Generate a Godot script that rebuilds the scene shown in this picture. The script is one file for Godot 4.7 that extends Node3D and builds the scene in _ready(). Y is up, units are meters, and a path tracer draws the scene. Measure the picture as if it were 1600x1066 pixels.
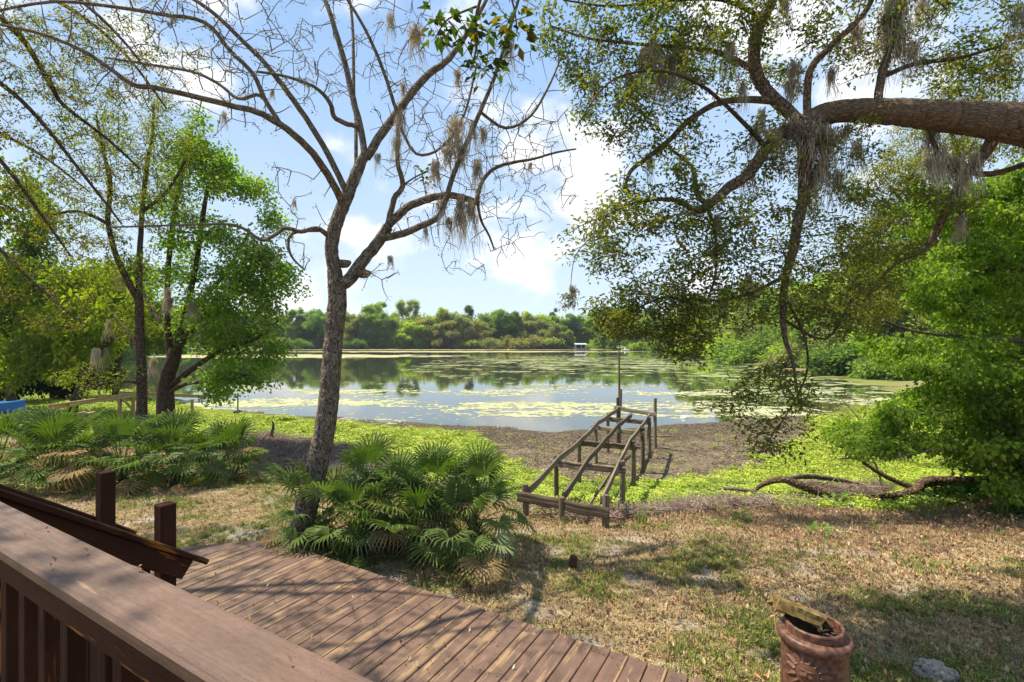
extends Node3D

const FPX := 760.0
const EYE := 2.63
const WATER := -1.3
var rng := RandomNumberGenerator.new()
var noise_a := FastNoiseLite.new()
var noise_b := FastNoiseLite.new()
var noise_c := FastNoiseLite.new()
var M := {}
var LEAF := {}
var lake := PackedVector2Array()
var mud_area := PackedVector2Array()
var green_area := PackedVector2Array()
var litter_area := PackedVector2Array()
var deck_area := PackedVector2Array()
# the deck's own directions: along the house wall, up, and outwards from the house
var AXES := Basis(Vector3(-0.8666, 0, -0.499), Vector3.UP, Vector3(0.499, 0, -0.8666))

# height and zone cache of the near ground
const GX0 := -40.0
const GF0 := -4.0
const GSTEP := 0.25
const GNX := 321
const GNF := 257
var gh := PackedFloat32Array()


class MeshMaker:
	var v := PackedVector3Array()
	var n := PackedVector3Array()
	var uv := PackedVector2Array()
	var c := PackedColorArray()
	var ix := PackedInt32Array()
	var col := Color.WHITE
	var uo := Vector2.ZERO
	var upright := false

	func vert(p: Vector3, nn: Vector3, t: Vector2) -> int:
		v.append(p)
		n.append(nn)
		uv.append(t)
		c.append(col)
		return v.size() - 1

	func tri(a: Vector3, b: Vector3, d: Vector3, mid: Vector3, ta := Vector2.ZERO, tb := Vector2.ZERO, td := Vector2.ZERO) -> void:
		var nn := (d - a).cross(b - a).normalized()
		var k := v.size()
		if nn.dot((a + b + d) / 3.0 - mid) < 0.0:
			nn = -nn
			vert(a, nn, ta); vert(d, nn, td); vert(b, nn, tb)
		else:
			vert(a, nn, ta); vert(b, nn, tb); vert(d, nn, td)
		ix.append(k); ix.append(k + 1); ix.append(k + 2)

	func tri_raw(a: Vector3, b: Vector3, d: Vector3, ta := Vector2.ZERO, tb := Vector2.ZERO, td := Vector2.ZERO) -> void:
		var nn := (d - a).cross(b - a).normalized()
		var k := v.size()
		vert(a, nn, ta); vert(b, nn, tb); vert(d, nn, td)
		ix.append(k); ix.append(k + 1); ix.append(k + 2)

	# a box with chamfered edges; its length runs along the local x axis in the texture
	func box(t: Transform3D, size: Vector3, bev := 0.004) -> void:
		var h := size * 0.5
		upright = size.y > size.x * 1.5 and size.y > size.z
		var b := minf(bev, minf(h.x, minf(h.y, h.z)) * 0.6)
		var mid := t.origin
		for ax in 3:
			var p := (ax + 1) % 3
			var q := (ax + 2) % 3
			for s in [-1.0, 1.0]:
				var pts: Array[Vector3] = []
				for k in [[-1, -1], [1, -1], [1, 1], [-1, 1]]:
					var o := Vector3.ZERO
					o[ax] = s * h[ax]
					o[p] = k[0] * (h[p] - b)
					o[q] = k[1] * (h[q] - b)
					pts.append(o)
				_face(t, pts, mid)
			# chamfers along this axis
			for s1 in [-1.0, 1.0]:
				for s2 in [-1.0, 1.0]:
					var pts2: Array[Vector3] = []
					for e in [-1.0, 1.0]:
						var o1 := Vector3.ZERO
						o1[ax] = e * (h[ax] - b)
						o1[p] = s1 * h[p]
						o1[q] = s2 * (h[q] - b)
						var o2 := Vector3.ZERO
						o2[ax] = e * (h[ax] - b)
						o2[p] = s1 * (h[p] - b)
						o2[q] = s2 * h[q]
						if e < 0:
							pts2.append(o1); pts2.append(o2)
						else:
							pts2.append(o2); pts2.append(o1)
					_face(t, pts2, mid)
		for sx in [-1.0, 1.0]:
			for sy in [-1.0, 1.0]:
				for sz in [-1.0, 1.0]:
					var a := Vector3(sx * h.x, sy * (h.y - b), sz * (h.z - b))
					var bb := Vector3(sx * (h.x - b), sy * h.y, sz * (h.z - b))
					var d := Vector3(sx * (h.x - b), sy * (h.y - b), sz * h.z)
					tri(t * a, t * bb, t * d, mid, _t(a), _t(bb), _t(d))

	func _t(o: Vector3) -> Vector2:
		return uo + (Vector2(o.z + o.x, o.y) if upright else Vector2(o.z + o.y, o.x))

	func _face(t: Transform3D, p: Array[Vector3], mid: Vector3) -> void:
		tri(t * p[0], t * p[1], t * p[2], mid, _t(p[0]), _t(p[1]), _t(p[2]))
		tri(t * p[0], t * p[2], t * p[3], mid, _t(p[0]), _t(p[2]), _t(p[3]))

	func bar(a: Vector3, b: Vector3, w: float, h: float, up := Vector3.UP, bev := 0.004) -> void:
		var x := (b - a).normalized()
		var z := x.cross(up).normalized()
		var y := z.cross(x)
		box(Transform3D(Basis(x, y, z), (a + b) * 0.5), Vector3(a.distance_to(b), h, w), bev)

	func tube(p: PackedVector3Array, r: PackedFloat32Array, sides := 6, cap := true, bump := 0.0, seed := 0) -> void:
		var m := p.size()
		if m < 2:
			return
		var dir := (p[1] - p[0]).normalized()
		var side := dir.cross(Vector3(0.31, 0.2, 0.93)).normalized()
		var run := 0.0
		var first := v.size()
		for i in m:
			var d := dir
			if i == 0:
				d = p[1] - p[0]
			elif i == m - 1:
				d = p[i] - p[i - 1]
			else:
				d = p[i + 1] - p[i - 1]
			d = d.normalized()
			if d == Vector3.ZERO:
				d = dir
			side = (side - d * side.dot(d)).normalized()
			var other := d.cross(side)
			if i:
				run += p[i].distance_to(p[i - 1])
			for k in sides + 1:
				var a := TAU * k / sides
				var o := side * cos(a) + other * sin(a)
				var rr := r[i]
				if bump > 0.0:
					rr *= 1.0 + bump * sin(a * 3.0 + run * 5.0 + seed) * cos(run * 11.0 + a * 2.0 + seed * 1.7) + bump * 0.6 * sin(a + run * 2.3 + seed * 0.7)
				vert(p[i] + o * rr, o, uo + Vector2(float(k) / sides * maxf(1.0, roundf(r[0] * 14.0)), run))
			dir = d
		var w := sides + 1
		for i in m - 1:
			for k in sides:
				var q := first + i * w + k
				ix.append(q); ix.append(q + w); ix.append(q + 1)
				ix.append(q + 1); ix.append(q + w); ix.append(q + w + 1)
		if cap:
			for e in [0, m - 1]:
				var d2 := (p[0] - p[1]) if e == 0 else (p[m - 1] - p[m - 2])
				for k in sides:
					var q2: int = first + e * w + k
					tri(v[q2], v[q2 + 1], p[e], p[e] - d2.normalized())

	# an old squared timber along a line: rounded arrises, a warped and split skin, ragged ends
	func timber(p: PackedVector3Array, w: float, h: float, up: Vector3, nz: FastNoiseLite, amp: float) -> void:
		var m := p.size()
		var sec := PackedVector2Array()
		for q in [[-0.5, -0.36], [-0.36, -0.5], [0.0, -0.49], [0.36, -0.5], [0.5, -0.36], [0.49, 0.0], [0.5, 0.36], [0.36, 0.5], [0.0, 0.47], [-0.36, 0.5], [-0.5, 0.36], [-0.49, 0.0]]:
			sec.append(Vector2(q[0] * w, q[1] * h))
		var rings := []
		var mids := []
		var run := 0.0
		for i in m:
			var d := (p[mini(i + 1, m - 1)] - p[maxi(i - 1, 0)]).normalized()
			var z := d.cross(up).normalized()
			var y := z.cross(d)
			if i:
				run += p[i].distance_to(p[i - 1])
			var ring := []
			for k in 12:
				var o := z * sec[k].x + y * sec[k].y
				var q := o.normalized() * amp * nz.get_noise_3d(sec[k].x * 9.0, sec[k].y * 9.0, run * 1.3 + p[0].x)
				var e := 0.0
				if i == 0 or i == m - 1:
					e = amp * 2.0 * nz.get_noise_3d(sec[k].x * 30.0, sec[k].y * 30.0, i * 3.0)
				ring.append(p[i] + o + q + d * e)
			rings.append(ring)
			mids.append(p[i])
		run = 0.0
		for i in m - 1:
			var l := p[i].distance_to(p[i + 1])
			for k in 12:
				var j := (k + 1) % 12
				var mid: Vector3 = (mids[i] + mids[i + 1]) * 0.5
				var ua := uo + Vector2(k * 0.03, run)
				tri(rings[i][k], rings[i + 1][k], rings[i][j], mid, ua, ua + Vector2(0, l), ua + Vector2(0.03, 0))
				tri(rings[i + 1][k], rings[i + 1][j], rings[i][j], mid, ua + Vector2(0, l), ua + Vector2(0.03, l), ua + Vector2(0.03, 0))
			run += l
		for e in [0, m - 1]:
			var inner: Vector3 = p[1] if e == 0 else p[m - 2]
			for k in 12:
				tri(rings[e][k], rings[e][(k + 1) % 12], p[e], inner, Vector2(0, 0), Vector2(0.03, 0), Vector2(0.01, 0.02))

	# a thick tube whose skin is pushed in and out by a noise, for bark one can see
	func rough_tube(p: PackedVector3Array, r: PackedFloat32Array, sides: int, nz: FastNoiseLite, amp: float, along: float) -> void:
		var m := p.size()
		var side := (p[1] - p[0]).normalized().cross(Vector3(0.31, 0.2, 0.93)).normalized()
		var run := 0.0
		var first := v.size()
		var w := sides + 1
		for i in m:
			var d := (p[mini(i + 1, m - 1)] - p[maxi(i - 1, 0)]).normalized()
			side = (side - d * side.dot(d)).normalized()
			var other := d.cross(side)
			if i:
				run += p[i].distance_to(p[i - 1])
			for k in w:
				var a := TAU * (k % sides) / sides
				var o := side * cos(a) + other * sin(a)
				var big := nz.get_noise_3d(o.x * 0.5 * r[i] + run * 0.25, o.y * r[i] * 0.5, o.z * r[i] * 0.5 + 7.0)
				var q := nz.get_noise_3d(cos(a) * r[i], sin(a) * r[i], run * along)
				vert(p[i] + o * (r[i] * (1.0 + 0.10 * big) + amp * q), o, uo + Vector2(float(k) / sides * maxf(1.0, roundf(r[0] * 14.0)), run))
		for i in m - 1:
			for k in sides:
				var q := first + i * w + k
				ix.append(q); ix.append(q + w); ix.append(q + 1)
				ix.append(q + 1); ix.append(q + w); ix.append(q + w + 1)
		for i in m:
			for k in w:
				var j := first + i * w + k
				var l := first + i * w + (k - 1 if k > 0 else sides - 1)
				var rr := first + i * w + (k + 1 if k < sides else 1)
				var up := first + mini(i + 1, m - 1) * w + k
				var dn := first + maxi(i - 1, 0) * w + k
				var nn := (v[rr] - v[l]).cross(v[up] - v[dn]).normalized()
				n[j] = nn if nn.dot(n[j]) > 0 else -nn

	func lathe(prof: PackedVector2Array, sides := 32, at := Transform3D()) -> void:
		var first := v.size()
		for i in prof.size():
			var d := prof[mini(i + 1, prof.size() - 1)] - prof[maxi(i - 1, 0)]
			var nn := Vector2(d.y, -d.x).normalized()
			for k in sides + 1:
				var a := TAU * k / sides
				vert(at * Vector3(cos(a) * prof[i].x, prof[i].y, sin(a) * prof[i].x), at.basis * Vector3(cos(a) * nn.x, nn.y, sin(a) * nn.x), Vector2(float(k) / sides * 3.0, prof[i].y * 3.0))
		var w := sides + 1
		for i in prof.size() - 1:
			for k in sides:
				var q := first + i * w + k
				ix.append(q); ix.append(q + 1); ix.append(q + w)
				ix.append(q + 1); ix.append(q + w + 1); ix.append(q + w)

	func mesh() -> ArrayMesh:
		var am := ArrayMesh.new()
		if v.is_empty():
			return am
		var a := []
		a.resize(Mesh.ARRAY_MAX)
		a[Mesh.ARRAY_VERTEX] = v
		a[Mesh.ARRAY_NORMAL] = n
		a[Mesh.ARRAY_TEX_UV] = uv
		a[Mesh.ARRAY_COLOR] = c
		a[Mesh.ARRAY_INDEX] = ix
		am.add_surface_from_arrays(Mesh.PRIMITIVE_TRIANGLES, a)
		return am


# ---------------------------------------------------------------- helpers
func P(x: float, y: float, f: float) -> Vector3:
	return Vector3(x, y, -f)


func px(u: float, v: float, d: float) -> Vector3:
	return Vector3((u - 800.0) / FPX * d, EYE - (v - 533.0) / FPX * d, -d)


func rn(a: float, b: float) -> float:
	return rng.randf_range(a, b)


func rv() -> Vector3:
	return Vector3(rn(-1, 1), rn(-1, 1), rn(-1, 1))


func ball() -> Vector3:
	for i in 20:
		var q := rv()
		if q.length_squared() <= 1.0:
			return q
	return Vector3.ZERO


func add(parent: Node, called: String, m: Mesh, mat: Material, t := Transform3D()) -> MeshInstance3D:
	var o := MeshInstance3D.new()
	o.name = called
	o.mesh = m
	o.material_override = mat
	o.transform = t
	parent.add_child(o, true)
	return o


func made(parent: Node, called: String, b: MeshMaker, mat: Material) -> MeshInstance3D:
	return add(parent, called, b.mesh(), mat)


var taken := {}

func numbered(called: String) -> String:
	var k: int = taken.get(called, 0)
	taken[called] = k + 1
	return called if k == 0 else "%s_%03d" % [called, k]


func tag(o: Node, label: String, category: String, group := "") -> void:
	o.set_meta("label", label)
	o.set_meta("category", category)
	if group:
		o.set_meta("group", group)


func thing(called: String, label: String, category: String, group := "", at := Vector3.ZERO) -> Node3D:
	var o := Node3D.new()
	o.name = numbered(called)
	o.position = at
	add_child(o)
	tag(o, label, category, group)
	return o


func single(called: String, m: Mesh, mat: Material, label: String, category: String, group := "", t := Transform3D()) -> MeshInstance3D:
	var o := MeshInstance3D.new()
	o.name = numbered(called)
	o.mesh = m
	o.material_override = mat
	o.transform = t
	add_child(o)
	tag(o, label, category, group)
	return o


func setting(called: String, m: Mesh, mat: Material, kind := "structure") -> MeshInstance3D:
	var o := MeshInstance3D.new()
	o.name = called
	o.mesh = m
	o.material_override = mat
	add_child(o)
	o.set_meta("kind", kind)
	return o


func scatter(parent: Node, called: String, m: Mesh, mat: Material, where: Array[Transform3D], tint: PackedColorArray, label := "", category := "") -> MultiMeshInstance3D:
	var mm := MultiMesh.new()
	mm.transform_format = MultiMesh.TRANSFORM_3D
	mm.use_colors = true
	mm.mesh = m
	mm.instance_count = where.size()
	for i in where.size():
		mm.set_instance_transform(i, where[i])
		mm.set_instance_color(i, tint[i])
	var o := MultiMeshInstance3D.new()
	o.name = called
	o.multimesh = mm
	o.material_override = mat
	parent.add_child(o, true)
	o.set_meta("kind", "stuff")
	if label:
		o.set_meta("label", label)
		o.set_meta("category", category)
	return o


func poly_dist(poly: PackedVector2Array, p: Vector2) -> float:
	var best := 1e12
	var a := poly[poly.size() - 1]
	for b in poly:
		var ab := b - a
		var t := clampf((p - a).dot(ab) / ab.length_squared(), 0.0, 1.0)
		best = minf(best, p.distance_squared_to(a + ab * t))
		a = b
	best = sqrt(best)
	return -best if Geometry2D.is_point_in_polygon(p, poly) else best


func table(t: PackedFloat32Array, x: float) -> float:
	if x <= t[0]:
		return t[1]
	var i := 2
	while i < t.size():
		if x <= t[i]:
			var k := (x - t[i - 2]) / (t[i] - t[i - 2])
			k = lerpf(k, smoothstep(0.0, 1.0, k), 0.35)
			return lerpf(t[i - 1], t[i + 1], k)
		i += 2
	return t[t.size() - 1]


var NEAR_BANK := PackedFloat32Array([0, -1.3, 7, -1.2, 9, -1.16, 11.3, -0.78, 13.8, -0.28, 16, -0.06, 18, -0.02, 60, 0.1, 400, 3])
var FAR_BANK := PackedFloat32Array([0, -1.3, 2.5, -1.12, 7, -0.75, 20, -0.1, 60, 1.6, 160, 5, 600, 14])


func ground_exact(x: float, f: float) -> float:
	var d := poly_dist(lake, Vector2(x, f))
	d += noise_a.get_noise_2d(x * 3.0, f * 3.0) * (1.1 if f < 40 else 3.0)
	if d < 0.0:
		return WATER + maxf(d * 0.09, -1.4)
	var near := table(NEAR_BANK, d)
	var w := smoothstep(28.0, 46.0, f)
	var y := near if w <= 0.0 else lerpf(near, table(FAR_BANK, d), w)
	var hill := Vector2(x - 70.0, f - 430.0).length_squared()
	y += 9.0 * exp(-hill / 9000.0)
	var rough := smoothstep(0.3, 3.0, d)
	y += rough * (noise_b.get_noise_2d(x * 6.0, f * 6.0) * 0.05 + noise_b.get_noise_2d(x * 30.0, f * 30.0) * 0.015)
	return y


func gy(x: float, f: float) -> float:
	var a := (x - GX0) / GSTEP
	var b := (f - GF0) / GSTEP
	if a < 0 or b < 0 or a >= GNX - 1 or b >= GNF - 1:
		return ground_exact(x, f)
	var i := int(a)
	var j := int(b)
	a -= i
	b -= j
	var k := j * GNX + i
	return lerpf(lerpf(gh[k], gh[k + 1], a), lerpf(gh[k + GNX], gh[k + GNX + 1], a), b)


func at_ground(x: float, f: float, lift := 0.0) -> Vector3:
	return P(x, gy(x, f) + lift, f)


func inside(poly: PackedVector2Array, x: float, f: float, warp: float) -> bool:
	var q := Vector2(x + noise_c.get_noise_2d(x * 20.0, f * 20.0) * warp, f + noise_c.get_noise_2d(x * 20.0 + 300.0, f * 20.0) * warp)
	return Geometry2D.is_point_in_polygon(q, poly)


# 0 lawn, 1 green bank, 2 mud, 3 leaf litter, 4 lake bed
func zone(x0: float, f0: float) -> int:
	var x := x0 + noise_b.get_noise_2d(x0 * 40.0, f0 * 40.0) * 0.5
	var f := f0 + noise_b.get_noise_2d(x0 * 40.0 + 500.0, f0 * 40.0) * 0.5
	if inside(mud_area, x, f, 0.9):
		return 2
	if inside(green_area, x, f, 1.1):
		return 1
	if inside(litter_area, x, f, 1.6):
		return 3
	return 0


func in_deck(x: float, f: float) -> bool:
	return Geometry2D.is_point_in_polygon(Vector2(x, f), deck_area)


func _ready() -> void:
	# camera
	var cam := Camera3D.new()
	cam.name = "camera"
	cam.position = Vector3(0, EYE, 0)
	cam.fov = rad_to_deg(2.0 * atan(533.0 / FPX))
	cam.near = 0.05
	cam.far = 3000.0
	add_child(cam)
	cam.current = true
	setup_noise()
	# sky and exposure
	var e := Environment.new()
	e.background_mode = Environment.BG_SKY
	var sky := Sky.new()
	sky.sky_material = make_sky()
	e.sky = sky
	e.tonemap_mode = Environment.TONE_MAPPER_LINEAR
	e.tonemap_exposure = 1.95
	e.fog_enabled = true
	e.fog_density = 0.00018
	e.fog_light_color = Color(0.9, 0.95, 1.0)
	e.sdfgi_enabled = true
	e.ssao_enabled = true
	e.ssil_enabled = true
	var we := WorldEnvironment.new()
	we.name = "environment"
	we.environment = e
	add_child(we)
	# sun: high, from the left and a little ahead
	var sun := DirectionalLight3D.new()
	sun.name = "sun"
	sun.light_energy = 1.6
	sun.light_color = Color(1.0, 0.955, 0.87)
	sun.light_angular_distance = 0.53
	sun.shadow_enabled = true
	add_child(sun)
	sun.look_at_from_position(Vector3(-0.47, 0.87, -0.14) * 50.0, Vector3.ZERO, Vector3.UP)

	setup_places()
	make_materials()
	make_leaves()
	# the land
	build_ground()
	build_water()
	build_far_shore()
	# what people built
	build_deck()
	build_rail()
	build_stairs()
	build_jetty()
	build_pot()
	build_shore_things()
	# trees
	build_bare_tree()
	build_oak()
	build_left_trees()
	build_right_trees()
	build_palmettos()
	# low plants and litter
	build_low_plants()


func setup_noise() -> void:
	rng.seed = 20240417
	noise_a.seed = 11
	noise_a.frequency = 0.06
	noise_a.fractal_octaves = 3
	noise_b.seed = 5
	noise_b.frequency = 0.05
	noise_b.fractal_octaves = 3
	noise_c.seed = 23
	noise_c.frequency = 0.035
	noise_c.fractal_octaves = 4


func make_sky() -> PanoramaSkyMaterial:
	var w := 2048
	var h := 1024
	var im := Image.create(w, h, false, Image.FORMAT_RGBF)
	var nz := FastNoiseLite.new()
	nz.noise_type = FastNoiseLite.TYPE_SIMPLEX_SMOOTH
	nz.seed = 77
	nz.frequency = 1.0
	nz.fractal_octaves = 6
	nz.fractal_gain = 0.52
	var big := FastNoiseLite.new()
	big.seed = 31
	big.frequency = 1.0
	big.fractal_octaves = 2
	# the cumulus clouds in view: place, half width, half height, amount
	var heaps: Array[PackedFloat32Array] = []
	for q in [[525, 175, 60, 45, 0.7], [490, 300, 110, 75, 1.0], [590, 330, 90, 70, 0.9], [650, 385, 170, 55, 1.0], [560, 240, 60, 50, 0.6], [745, 350, 90, 40, 0.9], [830, 410, 70, 18, 0.8], [850, 440, 80, 20, 0.9], [560, 462, 230, 26, 0.8], [720, 470, 170, 20, 0.7], [880, 480, 120, 18, 0.7], [90, 200, 170, 70, 1.0], [40, 320, 140, 60, 0.8], [905, 350, 40, 25, 0.8], [930, 150, 55, 55, 0.8], [1000, 440, 170, 60, 0.9], [1150, 380, 200, 110, 1.0], [1230, 300, 120, 90, 0.8], [1050, 300, 90, 60, 0.6], [1530, 62, 90, 16, 0.45], [270, 420, 160, 60, 0.7], [1480, 420, 170, 120, 0.8], [400, 260, 30, 12, 0.5], [300, 90, 150, 90, -1.0], [890, 270, 60, 60, -0.9], [1480, 200, 90, 60, -0.7], [660, 60, 120, 60, -0.6]]:
		heaps.append(PackedFloat32Array(q))
	var sunv := Vector3(-0.47, 0.87, -0.14).normalized()
	for j in h:
		var el := (0.5 - (j + 0.5) / h) * PI
		var y := sin(el)
		var r := cos(el)
		for i in w:
			var az := ((i + 0.5) / w - 0.5) * TAU
			var d := Vector3(sin(az) * r, y, -cos(az) * r)
			if y < -0.02:
				im.set_pixel(i, j, Color(0.13, 0.14, 0.08))
				continue
			var t := pow(clampf(1.0 - y, 0, 1), 1.9)
			var glow := pow(maxf(0.0, d.dot(sunv)), 4.0)
			var c := Color(0.125, 0.25, 0.475).lerp(Color(0.46, 0.545, 0.61), t)
			c = c.lerp(Color(0.39, 0.485, 0.59), clampf(0.5 * glow + 0.14 * clampf(-d.x + 0.1, 0, 1), 0, 1))
			var field := -0.50 + 0.25 * big.get_noise_3d(d.x * 3.0, d.y * 4.0, d.z * 3.0)
			if d.z < -0.2 and absf(d.x / d.z) < 1.4:
				var u := 800.0 - FPX * d.x / d.z
				var v := 533.0 + FPX * d.y / d.z
				var most := 0.0
				var least := 0.0
				for q in heaps:
					var du := (u - q[0]) / q[2]
					var dv := (v - q[1]) / q[3]
					if dv > 0.0:
						dv *= 1.25
					var here := q[4] * exp(-0.9 * (du * du + dv * dv))
					most = maxf(most, here)
					least = minf(least, here)
				field += most + least * 0.45
			else:
				field += 0.5 + 0.5 * big.get_noise_3d(d.x * 2.0 + 9.0, d.y * 3.0, d.z * 2.0)
			if field > -0.45:
				var p := Vector3(d.x * 5.5, d.y * 8.5, d.z * 5.5)
				var f := nz.get_noise_3dv(p)
				var dens := field + 0.62 * f
				var cover := smoothstep(-0.04, 0.40, dens)
				if cover > 0.0:
					var lit := dens - field - 0.62 * nz.get_noise_3dv(p + sunv * Vector3(0.22, 0.34, 0.22))
					var shade := clampf(0.93 + lit * 0.55 + 0.10 * (1.0 - smoothstep(0.2, 0.75, dens)), 0.72, 1.12)
					var cc := Color(0.59, 0.595, 0.605) * shade
					c = c.lerp(cc, cover * 0.93)
			im.set_pixel(i, j, c)
	var m := PanoramaSkyMaterial.new()
	m.panorama = ImageTexture.create_from_image(im)
	return m


func setup_places() -> void:
	for q in [[-43, 44.6], [-29.9, 37.8], [-15.8, 27.9], [-9.9, 25.1], [-6.2, 23.5], [0, 21.8], [2, 21.5], [5.8, 22.1], [10.4, 24], [17.7, 27.4], [26, 33], [31, 41.5], [34.5, 52], [39.3, 76.6], [47.8, 130], [62, 185], [58, 214], [20, 235], [-40, 229], [-110, 226], [-130, 170], [-95, 110], [-66, 72], [-55, 55]]:
		lake.append(Vector2(q[0], q[1]))
	for q in [[-15.5, 27.2], [-13, 25.9], [-9.5, 24.4], [-6.2, 22.8], [-3.4, 21.8], [-1.6, 20.6], [-0.9, 18.2], [-0.5, 15.9], [0.5, 13.9], [2.6, 13.1], [5, 13.2], [7.1, 14.6], [10.0, 17.6], [12.5, 20], [15, 24], [19, 28], [12, 31], [0, 31], [-14, 32]]:
		mud_area.append(Vector2(q[0], q[1]))
	for q in [[-45, 30], [-30, 24], [-22, 20.5], [-16, 19.5], [-10.9, 19.9], [-5.5, 17.2], [-1.9, 13.6], [0, 10.9], [1.9, 10.0], [4, 10.2], [6.2, 9.6], [8, 9.2], [11, 10.5], [16, 13], [24, 20], [34, 30], [34, 36], [20, 36], [0, 36], [-14, 36], [-30, 44], [-44, 50]]:
		green_area.append(Vector2(q[0], q[1]))
	for q in [[0.3, 8.4], [2.2, 7.5], [4.2, 7.2], [6.2, 6.4], [9, 6.0], [13, 6.0], [16, 9.0], [15, 12.5], [11, 10.4], [8, 9.6], [5, 10.2], [2.5, 10.2], [0.6, 10.8], [-2.0, 13.4], [-5.4, 17.0], [-10.5, 20.5], [-16, 23], [-18, 14], [-12, 9.0], [-9.5, 8.4], [-6.5, 9.2], [-6.0, 10.5], [-4.0, 10.5], [-2.5, 9.5], [-0.9, 9.0]]:
		litter_area.append(Vector2(q[0], q[1]))
	for q in [[-3, 0.0], [-3, 3.7], [5.49, 3.7], [6.17, 3.1], [6.17, 0.0]]:
		var p := AXES * Vector3(q[0], 0, q[1])
		deck_area.append(Vector2(p.x, -p.z))
	gh.resize(GNX * GNF)
	for j in GNF:
		for i in GNX:
			gh[j * GNX + i] = ground_exact(GX0 + i * GSTEP, GF0 + j * GSTEP)


func grey_noise(w: int, h: int, sd: int, freq: float, oct := 4, kind := FastNoiseLite.TYPE_SIMPLEX_SMOOTH) -> Image:
	var n := FastNoiseLite.new()
	n.seed = sd
	n.noise_type = kind
	n.frequency = freq
	n.fractal_octaves = oct
	if kind == FastNoiseLite.TYPE_CELLULAR:
		n.cellular_return_type = FastNoiseLite.RETURN_DISTANCE2_SUB
	return n.get_seamless_image(w, h)


func tinted(im: Image, a: Color, b: Color) -> ImageTexture:
	var d := im.get_data()
	var o := PackedByteArray()
	o.resize(d.size() * 3)
	for k in 256:
		pass
	var lut := PackedByteArray()
	for k in 256:
		var c := a.lerp(b, k / 255.0)
		lut.append(c.r8); lut.append(c.g8); lut.append(c.b8)
	for i in d.size():
		var q := d[i] * 3
		o[i * 3] = lut[q]
		o[i * 3 + 1] = lut[q + 1]
		o[i * 3 + 2] = lut[q + 2]
	return ImageTexture.create_from_image(Image.create_from_data(im.get_width(), im.get_height(), false, Image.FORMAT_RGB8, o))


func normal_of(im: Image, k: float) -> ImageTexture:
	var q: Image = im.duplicate()
	q.convert(Image.FORMAT_RGBA8)
	q.bump_map_to_normal_map(k)
	return ImageTexture.create_from_image(q)


func lin(r: float, g: float, b: float) -> Color:
	return Color(r, g, b).linear_to_srgb()


func plain(called: String, c: Color, rough := 0.8) -> StandardMaterial3D:
	var m := StandardMaterial3D.new()
	m.resource_name = called
	m.albedo_color = c.linear_to_srgb()
	m.roughness = rough
	m.metallic_specular = 0.4
	M[called] = m
	return m


func leaf_mat(called: String, c: Color, back: Color, rough := 0.5) -> StandardMaterial3D:
	var m := plain(called, c, rough)
	m.vertex_color_use_as_albedo = true
	m.backlight_enabled = true
	m.backlight = back
	m.metallic_specular = 0.35
	return m


func bark_mat(called: String, c: Color, alb: Texture2D, nrm: Texture2D, sc: Vector3, k := 1.0) -> void:
	var m := plain(called, c, 0.9)
	m.albedo_texture = alb
	m.normal_enabled = true
	m.normal_texture = nrm
	m.normal_scale = k
	m.uv1_scale = sc
	m.metallic_specular = 0.2


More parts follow.
